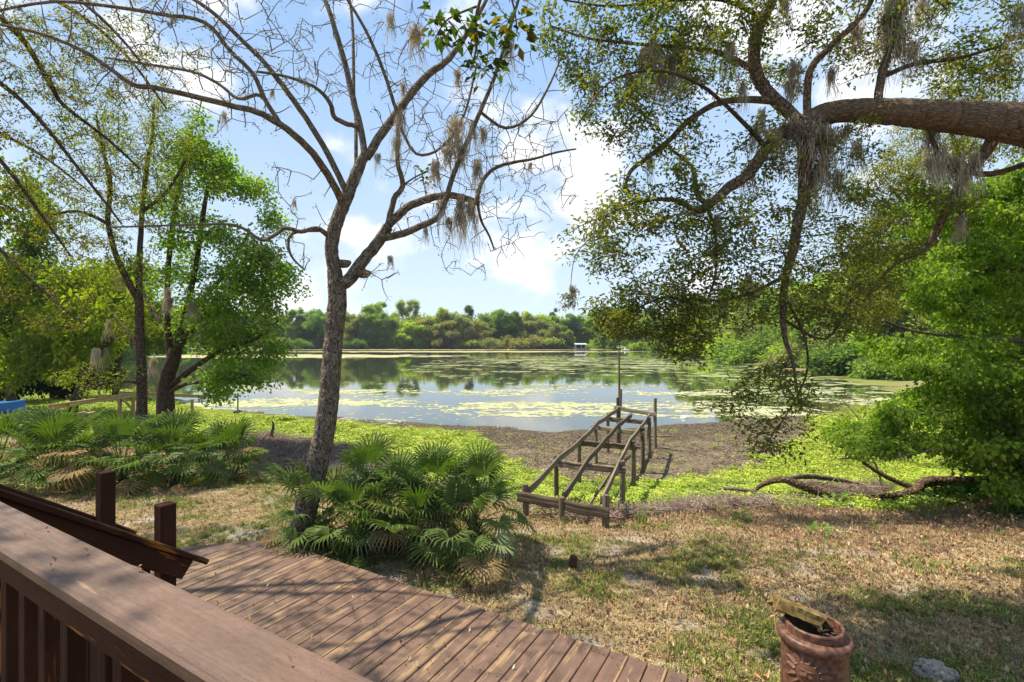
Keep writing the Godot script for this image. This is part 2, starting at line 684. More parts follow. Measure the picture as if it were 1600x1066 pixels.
func make_materials() -> void:
	# bark: cellular plates broken by fine grain
	var cells := grey_noise(512, 512, 3, 0.03, 3, FastNoiseLite.TYPE_CELLULAR)
	var grain := grey_noise(512, 512, 8, 0.02, 5)
	var mixed := Image.create(512, 512, false, Image.FORMAT_L8)
	var ca := cells.get_data()
	var ga := grain.get_data()
	var mx := PackedByteArray()
	mx.resize(512 * 512)
	for i in mx.size():
		mx[i] = clampi(int((minf(ca[i] * 1.9, 255) * 0.6 + ga[i] * 0.4 - 128.0) * 1.5 + 128.0), 0, 255)
	mixed = Image.create_from_data(512, 512, false, Image.FORMAT_L8, mx)
	var bark := tinted(mixed, Color(0.42, 0.39, 0.36), Color(1.0, 0.99, 0.97))
	var bark_n := normal_of(mixed, 6.0)
	# finer bark for the smoother trees: streaks and lichen flecks
	var fa := grey_noise(512, 512, 14, 0.035, 5).get_data()
	var fb := grey_noise(512, 512, 15, 0.09, 2, FastNoiseLite.TYPE_CELLULAR).get_data()
	var fc := grey_noise(512, 512, 16, 0.012, 3).get_data()
	var sm := PackedByteArray()
	sm.resize(512 * 512)
	for i in sm.size():
		sm[i] = clampi(int((fa[i] * 0.55 + minf(fb[i] * 1.6, 255) * 0.15 + fc[i] * 0.30 - 128.0) * 2.2 + 138.0), 0, 255)
	var smooth_im := Image.create_from_data(512, 512, false, Image.FORMAT_L8, sm)
	var bark2 := tinted(smooth_im, Color(0.36, 0.33, 0.30), Color(1.0, 0.99, 0.96))
	var bark2_n := normal_of(smooth_im, 7.0)
	bark_mat("bark_bare", Color(0.33, 0.285, 0.24), bark2, bark2_n, Vector3(1.0, 1.3, 1), 1.4)
	bark_mat("bark_oak", Color(0.27, 0.205, 0.15), bark, bark_n, Vector3(1.0, 1.1, 1), 2.2)
	bark_mat("bark_dark", Color(0.16, 0.125, 0.10), bark2, bark2_n, Vector3(0.7, 0.8, 1))
	bark_mat("bark_grey", Color(0.28, 0.245, 0.21), bark2, bark2_n, Vector3(0.7, 0.8, 1))
	bark_mat("bark_log", Color(0.20, 0.14, 0.105), bark, bark_n, Vector3(0.5, 0.8, 1), 1.4)
	plain("twig", Color(0.15, 0.115, 0.09), 0.9)
	plain("twig_brown", Color(0.085, 0.06, 0.042), 0.9)
	plain("twig_pale", Color(0.24, 0.19, 0.15), 0.9)
	# timber
	var gr := grey_noise(512, 512, 41, 0.012, 5)
	var gd := gr.get_data()
	var streak := PackedByteArray()
	streak.resize(512 * 512)
	var fine := grey_noise(512, 512, 42, 0.05, 3).get_data()
	for y in 512:
		for x in 512:
			streak[y * 512 + x] = clampi(int(gd[((y / 14) % 512) * 512 + (x * 3) % 512] * 0.6 + fine[((y / 5) % 512) * 512 + (x * 2) % 512] * 0.25 + fine[y * 512 + x] * 0.15), 0, 255)
	var streaks := Image.create_from_data(512, 512, false, Image.FORMAT_L8, streak)
	var wood_n := normal_of(streaks, 3.0)
	for q in [["jetty_wood", Color(0.42, 0.35, 0.275), 1.0], ["jetty_wood_dark", Color(0.27, 0.22, 0.17), 1.0], ["jetty_wood_pale", Color(0.52, 0.45, 0.37), 1.0], ["new_lumber", Color(0.85, 0.62, 0.34), 0.7], ["stump_wood", Color(0.16, 0.10, 0.065), 1.0]]:
		var m := plain(q[0], q[1], 0.85)
		m.albedo_texture = tinted(streaks, Color(0.32, 0.30, 0.27), Color(1, 0.98, 0.94))
		m.normal_enabled = true
		m.normal_texture = wood_n
		m.normal_scale = q[2]
		m.uv1_scale = Vector3(2.0, 0.5, 1)
	make_paint(streak)
	# ground
	var g1 := grey_noise(1024, 1024, 51, 0.012, 6)
	var g2 := grey_noise(1024, 1024, 52, 0.09, 3)
	var a1 := g1.get_data()
	var a2 := g2.get_data()
	var gg := PackedByteArray()
	gg.resize(1024 * 1024)
	for i in gg.size():
		gg[i] = clampi(int(a1[i] * 0.45 + a2[i] * 0.55), 0, 255)
	var gim := Image.create_from_data(1024, 1024, false, Image.FORMAT_L8, gg)
	var gm := plain("ground", Color(1, 1, 1), 0.95)
	gm.vertex_color_use_as_albedo = true
	gm.metallic_specular = 0.15
	gm.albedo_texture = tinted(gim, Color(0.42, 0.40, 0.38), Color(1, 1, 1))
	gm.normal_enabled = true
	gm.normal_texture = normal_of(gim, 5.0)
	gm.normal_scale = 1.0
	gm.uv1_triplanar = true
	gm.uv1_world_triplanar = true
	gm.uv1_scale = Vector3(0.45, 0.45, 0.45)
	# water
	var wn := grey_noise(512, 512, 61, 0.02, 3)
	var wm := plain("water", Color(0.030, 0.036, 0.018), 0.03)
	wm.metallic_specular = 0.5
	wm.normal_enabled = true
	wm.normal_texture = normal_of(wn, 1.5)
	wm.normal_scale = 0.028
	wm.uv1_triplanar = true
	wm.uv1_world_triplanar = true
	wm.uv1_scale = Vector3(0.35, 0.35, 0.35)
	var al := plain("algae", Color(1, 1, 1), 0.9)
	al.vertex_color_use_as_albedo = true
	# leaves
	leaf_mat("leaf", Color(1, 1, 1), Color(1.05, 1.12, 0.52), 0.55)
	leaf_mat("leaf_far", Color(1, 1, 1), Color(1.05, 1.12, 0.6), 0.8)
	leaf_mat("grass", Color(1, 1, 1), Color(0.6, 0.62, 0.35), 0.75)
	leaf_mat("litter", Color(1, 1, 1), Color(0.2, 0.18, 0.12), 0.8)
	leaf_mat("moss", Color(0.42, 0.365, 0.285), Color(0.8, 0.78, 0.7), 0.95)
	for q in [["palm", Color(0.12, 0.175, 0.042)], ["palm_blue", Color(0.12, 0.165, 0.06)], ["palm_yellow", Color(0.19, 0.22, 0.06)], ["palm_light", Color(0.19, 0.24, 0.11)], ["palm_dead", Color(0.30, 0.20, 0.10)]]:
		var pm := leaf_mat(q[0], q[1], Color(0.75, 0.85, 0.3), 0.5)
		pm.metallic_specular = 0.2
	# pot
	var cn := grey_noise(512, 512, 71, 0.012, 5)
	var clay := plain("clay", Color(0.20, 0.102, 0.068), 0.45)
	clay.albedo_texture = tinted(cn, Color(0.45, 0.42, 0.40), Color(1, 1, 1))
	clay.normal_enabled = true
	clay.normal_texture = normal_of(grey_noise(512, 512, 72, 0.03, 4), 2.0)
	clay.normal_scale = 0.7
	var slab := plain("slab", Color(0.30, 0.225, 0.125), 0.95)
	slab.albedo_texture = tinted(cn, Color(0.40, 0.36, 0.28), Color(1.0, 0.98, 0.8))
	slab.uv1_triplanar = true
	slab.uv1_scale = Vector3(2.2, 2.2, 2.2)
	slab.normal_enabled = true
	slab.normal_texture = clay.normal_texture
	var soot := plain("soot", Color(0.06, 0.05, 0.03), 0.95)
	soot.albedo_texture = slab.albedo_texture
	soot.uv1_triplanar = true
	soot.uv1_scale = Vector3(3, 3, 3)
	var rock := plain("rock", Color(0.46, 0.42, 0.36), 0.95)
	rock.albedo_texture = clay.albedo_texture
	rock.uv1_triplanar = true
	rock.uv1_scale = Vector3(4, 4, 4)
	plain("blue_hull", Color(0.07, 0.34, 0.72), 0.3)
	plain("blue_hull_dark", Color(0.012, 0.12, 0.36), 0.4)
	plain("white_paint", Color(0.78, 0.78, 0.76), 0.5)
	plain("roof_grey", Color(0.40, 0.41, 0.42), 0.6)
	plain("shed_wall", Color(0.20, 0.22, 0.28), 0.8)
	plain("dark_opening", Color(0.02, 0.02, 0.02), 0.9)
	plain("rust", Color(0.12, 0.055, 0.03), 0.8)
	plain("metal_grey", Color(0.25, 0.25, 0.26), 0.5)


# brown deck paint worn through to yellow timber: eight lanes of board side by side, 3.2 m long
func make_paint(streak: PackedByteArray) -> void:
	var wear := FastNoiseLite.new()
	wear.seed = 91
	wear.frequency = 0.012
	wear.fractal_octaves = 5
	var fine := FastNoiseLite.new()
	fine.seed = 92
	fine.frequency = 0.08
	fine.fractal_octaves = 3
	for kind in ["deck_paint", "rail_paint", "worn_paint", "worn_rail"]:
		var im := Image.create(512, 1024, false, Image.FORMAT_RGB8)
		var amount := PackedFloat32Array([0.28, 0.46, 0.22, 0.66, 0.32, 0.56, 0.24, 0.40])
		var rg := PackedFloat32Array()
		for y in 1024:
			for x in 512:
				var lane := x / 64
				var w := wear.get_noise_3d(x * 1.6 + lane * 400.0, y * 0.32, lane * 50.0) + 0.35 * fine.get_noise_2d(x * 2.0, y * 0.12 + lane * 90.0)
				var level := 0.0
				if kind == "deck_paint":
					level = 0.85 * smoothstep(0.52 - amount[lane], 0.86 - amount[lane], w + 0.06)
				elif kind == "worn_paint":
					level = smoothstep(0.30, 0.42, w - 0.12)
				elif kind == "worn_rail":
					level = smoothstep(0.0, 0.25, w - 0.05)
				else:
					level = smoothstep(0.62, 0.72, w + 0.1)
				var g := streak[(y % 512) * 512 + x % 512] / 255.0
				var tone := 0.94 + 0.16 * wear.get_noise_2d(x * 0.8 + 900.0, y * 0.8) + 0.10 * fine.get_noise_2d(x * 3.0 + 40.0, y * 0.9)
				if fine.get_noise_2d(x * 5.0 + 700.0, y * 5.0) > 0.52:
					tone *= 0.72
				var paint := Color(0.405, 0.31, 0.255) * (tone * (0.95 + 0.1 * g))
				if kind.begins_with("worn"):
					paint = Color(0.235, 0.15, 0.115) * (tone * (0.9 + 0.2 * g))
				var timber := Color(0.44, 0.35, 0.25).lerp(Color(0.68, 0.56, 0.40), g)
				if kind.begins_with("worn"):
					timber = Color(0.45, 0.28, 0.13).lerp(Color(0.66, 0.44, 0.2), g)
				im.set_pixel(x, y, paint.lerp(timber, level))
		var m := plain(kind, Color(0.95, 0.95, 0.95) if kind == "rail_paint" else Color(1, 1, 1), 0.55 if kind != "deck_paint" else 0.62)
		m.albedo_texture = ImageTexture.create_from_image(im)
		m.uv1_scale = Vector3(1.0 / 1.12, 1.0 / 3.2, 1)
		m.normal_enabled = true
		m.normal_texture = normal_of(Image.create_from_data(512, 512, false, Image.FORMAT_L8, streak), 2.0)
		m.normal_scale = 0.6
		m.metallic_specular = 0.45 if not kind.begins_with("worn") else 0.15
	plain("under_timber", Color(0.10, 0.075, 0.06), 0.9)


# ---------------------------------------------------------------- leaves
func one_leaf(b: MeshMaker, at: Vector3, dir: Vector3, up: Vector3, ln: float, wd: float, fold := 0.25) -> void:
	var side := dir.cross(up).normalized()
	var nn := side.cross(dir).normalized()
	var tip := at + dir * ln - nn * ln * 0.12
	var l := at + dir * ln * 0.45 + side * wd * 0.5 + nn * wd * fold
	var r := at + dir * ln * 0.45 - side * wd * 0.5 + nn * wd * fold
	b.tri_raw(at, l, tip)
	b.tri_raw(at, tip, r)


# leaf sprays scattered inside an outline in the photograph's measure, each a small flat cloud of its own
func sprays(outline: Array, count: int, d0: float, d1: float, ru: Vector2, flat: float, each: int) -> PackedVector3Array:
	var poly := PackedVector2Array()
	var lo := Vector2(1e9, 1e9)
	var hi := -lo
	for q in outline:
		poly.append(Vector2(q[0], q[1]))
		lo = lo.min(poly[-1])
		hi = hi.max(poly[-1])
	var out := PackedVector3Array()
	var made_n := 0
	for i in count * 30:
		if made_n >= count:
			break
		var p := Vector2(rn(lo.x, hi.x), rn(lo.y, hi.y))
		if not Geometry2D.is_point_in_polygon(p, poly):
			continue
		made_n += 1
		var r := rn(ru.x, ru.y)
		var d := rn(d0, d1)
		var tilt := rn(-0.35, 0.35)
		for k in each:
			var o := ball()
			var du := o.x * r
			out.append(px(p.x + du, p.y + o.y * r * flat + du * tilt, d + o.z * r * d / FPX))
	return out


func clump(sd: int, count: int, ln: float, wd: float, spread: float, droop: float) -> ArrayMesh:
	var g := RandomNumberGenerator.new()
	g.seed = sd
	var b := MeshMaker.new()
	for i in count:
		var o := Vector3.ZERO
		for k in 12:
			o = Vector3(g.randf_range(-1, 1), g.randf_range(-1, 1), g.randf_range(-1, 1))
			if o.length() < 1.0:
				break
		var d := (o + Vector3(g.randf_range(-1, 1), g.randf_range(-1, 0.6) - droop, g.randf_range(-1, 1)) * 0.9).normalized()
		var up := Vector3(g.randf_range(-0.7, 0.7), 1.0, g.randf_range(-0.7, 0.7)).normalized()
		if absf(up.dot(d)) > 0.95:
			up = Vector3(0.3, 0.3, 1).normalized()
		var k2 := g.randf_range(0.7, 1.2)
		one_leaf(b, o * spread, d, up, ln * k2, wd * k2)
	return b.mesh()


func tuft(sd: int, count: int, ht: float, wd: float, lean: float) -> ArrayMesh:
	var g := RandomNumberGenerator.new()
	g.seed = sd
	var b := MeshMaker.new()
	for i in count:
		var a := g.randf() * TAU
		var o := Vector3(cos(a), 0, sin(a)) * g.randf() * ht * 0.35
		var out := Vector3(cos(a + g.randf_range(-1, 1)), 0, sin(a + g.randf_range(-1, 1)))
		var h := ht * g.randf_range(0.5, 1.1)
		var ln := g.randf_range(0.2, 1.0) * lean
		var s := out.cross(Vector3.UP).normalized() * wd * 0.5
		var m := o + Vector3.UP * h * 0.6 + out * ln * h * 0.35
		var t := o + Vector3.UP * h * (1.0 - 0.35 * ln) + out * ln * h * 1.0
		b.tri_raw(o - s, o + s, m + s * 0.8)
		b.tri_raw(o - s, m + s * 0.8, m - s * 0.8)
		b.tri_raw(m - s * 0.8, m + s * 0.8, t)
	return b.mesh()


# a small plant of round leaves held flat on short stems
func pad_plant(sd: int, count: int, r: float, ht: float) -> ArrayMesh:
	var g := RandomNumberGenerator.new()
	g.seed = sd
	var b := MeshMaker.new()
	for i in count:
		var a := g.randf() * TAU
		var o := Vector3(cos(a), 0, sin(a)) * sqrt(g.randf()) * ht * 1.1
		o.y = ht * g.randf_range(0.35, 1.0)
		var nn := (Vector3.UP + Vector3(g.randf_range(-1, 1), 0, g.randf_range(-1, 1)) * 0.55).normalized()
		var x := nn.cross(Vector3(0.2, 0.1, 1)).normalized()
		var z := x.cross(nn)
		var rr := r * g.randf_range(0.6, 1.2)
		var last := o + x * rr
		for k in 5:
			var a2 := TAU * (k + 1) / 5.0
			var nx := o + (x * cos(a2) + z * sin(a2)) * rr
			b.tri_raw(o - nn * rr * 0.15, last, nx)
			last = nx
	return b.mesh()


func moss_clump(sd: int, ln: float, wd: float, count: int) -> ArrayMesh:
	var g := RandomNumberGenerator.new()
	g.seed = sd
	var b := MeshMaker.new()
	for i in count:
		var o := Vector3((g.randf_range(-1, 1) + g.randf_range(-1, 1)) * wd * 0.75, g.randf_range(-0.16, 0.04) * ln, g.randf_range(-1, 1) * wd * 0.6)
		var l := ln * (0.12 + 0.88 * pow(g.randf(), 1.6)) * (1.0 - 0.5 * minf(1.2, absf(o.x) / wd))
		var a := g.randf() * TAU
		var q := o
		var w := g.randf_range(0.003, 0.0075)
		var pull := -Vector3(o.x, 0, o.z) * 0.5
		for k in 6:
			a += g.randf_range(-1.4, 1.4)
			var nx := q + Vector3(cos(a), 0, sin(a)) * l * 0.06 + pull / 6.0 + Vector3.DOWN * l / 6.0
			var s := Vector3(cos(a + 1.3), 0.1, sin(a + 1.3)) * w * (1.0 - 0.12 * k)
			b.tri_raw(q - s, q + s, nx + s * 0.85)
			b.tri_raw(q - s, nx + s * 0.85, nx - s * 0.85)
			if g.randf() < 0.65:
				var e := nx + Vector3(g.randf_range(-1, 1), g.randf_range(-1.1, 0.3), g.randf_range(-1, 1)) * 0.045
				b.tri_raw(nx - s * 0.6, nx + s * 0.6, e)
			q = nx
	return b.mesh()


# a fan leaf of a palmetto: its stalk runs up the local y axis and arches over towards +z
func fan_leaf(sd: int, stalk: float, radius: float, arch: float, wilt: float) -> ArrayMesh:
	var g := RandomNumberGenerator.new()
	g.seed = sd
	var b := MeshMaker.new()
	var pts := PackedVector3Array()
	var rad := PackedFloat32Array()
	var end_dir := Vector3.UP
	for i in 6:
		var t := i / 5.0
		pts.append(Vector3(0, stalk * (t - 0.12 * arch * t * t), stalk * arch * 0.55 * t * t))
		rad.append(lerpf(0.011, 0.006, t))
	b.tube(pts, rad, 5)
	end_dir = (pts[5] - pts[4]).normalized()
	var hub := pts[5]
	var fwd := (end_dir + Vector3(0, -0.25 * arch, 0.55 * arch)).normalized()
	var side := Vector3.RIGHT
	var nn := side.cross(fwd).normalized()
	if nn.y < 0:
		nn = -nn
	var count := g.randi_range(23, 28)
	for i in count:
		var a := lerpf(-2.15, 2.15, i / float(count - 1)) + g.randf_range(-0.03, 0.03)
		var d := (fwd * cos(a) + side * sin(a)).normalized()
		var l := radius * (1.0 - 0.28 * pow(absf(a) / 2.15, 2.0)) * g.randf_range(0.86, 1.06)
		# the fan is cupped: ribs rise out of the hub and bend down at their ends
		var lift := 0.10 + 0.22 * absf(sin(a)) * (1.0 - wilt)
		var across := nn.cross(d).normalized()
		var w := radius * 0.030
		var p0 := hub + d * l * 0.04
		var p1 := hub + d * l * 0.38 + nn * l * lift
		var p2 := hub + d * l * 0.78 + nn * l * (lift * 1.05 - 0.10 * wilt)
		var p3 := hub + d * l + nn * l * (lift * 0.75 - 0.32 * wilt - g.randf() * 0.14) + Vector3.DOWN * l * (0.05 + 0.2 * wilt)
		var f := nn * w * 0.7
		var last_l := p0
		var last_m := p0
		var last_r := p0
		for k in 3:
			var c: Vector3 = [p1, p2, p3][k]
			var ww: float = [1.25, 0.75, 0.0][k] * w
			var nl: Vector3 = c + across * ww + f * [0.9, 0.55, 0.0][k]
			var nr: Vector3 = c - across * ww + f * [0.9, 0.55, 0.0][k]
			if k == 0:
				b.tri_raw(p0, nl, c)
				b.tri_raw(p0, c, nr)
			elif k == 1:
				b.tri_raw(last_m, last_l, nl)
				b.tri_raw(last_m, nl, c)
				b.tri_raw(last_m, c, nr)
				b.tri_raw(last_m, nr, last_r)
			else:
				b.tri_raw(last_m, last_l, c)
				b.tri_raw(last_m, c, last_r)
			last_l = nl
			last_m = c
			last_r = nr
	return b.mesh()


func make_leaves() -> void:
	LEAF.oak = clump(101, 6, 0.056, 0.026, 0.085, 0.1)
	LEAF.maple = clump(102, 6, 0.075, 0.06, 0.15, 0.3)
	LEAF.maple_left = clump(105, 7, 0.115, 0.09, 0.28, 0.25)
	LEAF.bud = clump(103, 8, 0.040, 0.020, 0.06, 0.0)
	LEAF.bud_big = clump(106, 8, 0.10, 0.05, 0.14, 0.1)
	LEAF.far = clump(104, 12, 0.55, 0.38, 0.80, 0.2)
	LEAF.far_fine = clump(107, 14, 0.34, 0.22, 0.75, 0.3)
	LEAF.needle = clump(108, 16, 0.6, 0.10, 0.55, 0.0)
	LEAF.mid = clump(109, 12, 0.24, 0.15, 0.34, 0.2)
	LEAF.laurel = clump(110, 3, 0.095, 0.05, 0.10, 0.3)
	LEAF.litter = clump(111, 1, 0.055, 0.026, 0.0, 0.0)
	var mosses := []
	for q in [[0.55, 0.07, 90], [0.42, 0.09, 100], [0.85, 0.09, 130], [0.30, 0.12, 80], [1.15, 0.11, 150]]:
		mosses.append(moss_clump(500 + mosses.size(), q[0], q[1], q[2]))
	LEAF.moss = mosses
	var fans := []
	for q in [[0.85, 0.50, 0.5, 0.05], [0.75, 0.46, 0.9, 0.25], [0.95, 0.54, 0.25, 0.0], [0.7, 0.45, 1.2, 0.45], [0.8, 0.5, 0.7, 0.7], [0.6, 0.42, 1.4, 0.9]]:
		fans.append(fan_leaf(700 + fans.size(), q[0], q[1], q[2], q[3]))
	LEAF.fan = fans


# ---------------------------------------------------------------- trees
func smooth_line(raw: Array, wobble := 0.0, steps := 4) -> Array:
	# raw: [u, v, depth, radius in pixels] or [Vector3, radius]
	var pts := PackedVector3Array()
	var rad := PackedFloat32Array()
	var src := PackedVector3Array()
	var sr := PackedFloat32Array()
	for q in raw:
		if q.size() == 4:
			src.append(px(q[0], q[1], q[2]))
			sr.append(q[3] * q[2] / FPX)
		else:
			src.append(q[0])
			sr.append(q[1])
	for i in src.size() - 1:
		var a := src[maxi(i - 1, 0)]
		var b := src[i]
		var c := src[i + 1]
		var d := src[mini(i + 2, src.size() - 1)]
		for k in steps:
			var t := k / float(steps)
			var p := b.cubic_interpolate(c, a, d, t)
			if k and wobble > 0.0:
				p += ball() * sr[i] * wobble
			pts.append(p)
			rad.append(lerpf(sr[i], sr[i + 1], t))
	pts.append(src[src.size() - 1])
	rad.append(sr[sr.size() - 1])
	return [pts, rad]


class Growth:
	var pos := PackedVector3Array()
	var rad := PackedFloat32Array()
	var twigs := MeshMaker.new()
	var spots: Array[Transform3D] = []
	var tint := PackedColorArray()

	func limb(l: Array) -> void:
		var p: PackedVector3Array = l[0]
		var r: PackedFloat32Array = l[1]
		pos.append_array(p)
		rad.append_array(r)


func rand_turn() -> Basis:
	return Basis(Vector3(rn(-1, 1), rn(-0.4, 0.4), rn(-1, 1)).normalized(), rn(-0.6, 0.6)) * Basis(Vector3.UP, rn(0, TAU))


# sends a twig from the nearest wood to each target and hangs leaves along it
func grow(g: Growth, targets: PackedVector3Array, r0: float, leaves: int, spread: float, size: float, arch: float, colors: Array, sides := 4, from := 0.35, longest := 9.0) -> void:
	var order := []
	for i in targets.size():
		var best := 1e9
		for k in range(0, g.pos.size(), 2):
			best = minf(best, g.pos[k].distance_squared_to(targets[i]))
		order.append(Vector2(best, i))
	order.sort_custom(func(a, b): return a.x < b.x)
	for o in order:
		var t := targets[int(o.y)]
		var best := 1e9
		var at := 0
		for k in g.pos.size():
			var d := g.pos[k].distance_squared_to(t)
			if d < best:
				best = d
				at = k
		var a := g.pos[at]
		var ln := sqrt(best)
		if ln < 0.02 or ln > longest:
			continue
		var ra := maxf(minf(g.rad[at] * 0.8, r0 * (0.55 + 0.45 * minf(ln, 3.0))), r0 * 0.48)
		var mid := (a + t) * 0.5 + Vector3.UP * ln * arch + ball() * ln * 0.2
		var pts := PackedVector3Array()
		var rr := PackedFloat32Array()
		var steps := 5 if ln > 0.35 else 3
		for k in steps + 1:
			var q := k / float(steps)
			var p := a.lerp(mid, q).lerp(mid.lerp(t, q), q)
			if k and k < steps:
				p += ball() * ln * 0.022
			pts.append(p)
			rr.append(ra * (1.0 - 0.4 * q))
			if k:
				g.pos.append(p)
				g.rad.append(ra * (1.0 - 0.4 * q))
		g.twigs.tube(pts, rr, sides, false)
		for k in leaves:
			var q := rn(from, 1.06)
			var p := a.lerp(mid, q).lerp(mid.lerp(t, q), q) + ball() * spread
			var s := size * rn(0.7, 1.25)
			g.spots.append(Transform3D(rand_turn().scaled(Vector3(s, s, s)), p))
			var c: Color = colors[rng.randi() % colors.size()]
			g.tint.append(c * rn(0.75, 1.2))


func blob_targets(list: Array, into := PackedVector3Array()) -> PackedVector3Array:
	# each: centre, radii, count; spread through the volume, a little more towards its skin
	for q in list:
		var c: Vector3 = q[0]
		var r: Vector3 = q[1]
		for i in q[2]:
			into.append(c + ball() * r)
	return into


func pblob(u: float, v: float, d: float, ru: float, rv_: float, rd: float, count: int) -> Array:
	return [px(u, v, d), Vector3(ru * d / FPX, rv_ * d / FPX, rd), count]


func limb_part(parent: Node, called: String, l: Array, mat: Material, sides := 10, bump := 0.05) -> MeshInstance3D:
	var b := MeshMaker.new()
	b.tube(l[0], l[1], sides, true, bump, rng.randi() % 50)
	return made(parent, called, b, mat)


func hang_moss(parent: Node, at: Vector3, k: int, s: float) -> void:
	var list: Array = LEAF.moss
	add(parent, "moss_clump", list[k % list.size()], M.moss, Transform3D(Basis(Vector3.UP, rn(0, TAU)).scaled(Vector3(s * rn(0.8, 1.2), s, s * rn(0.8, 1.2))), at))


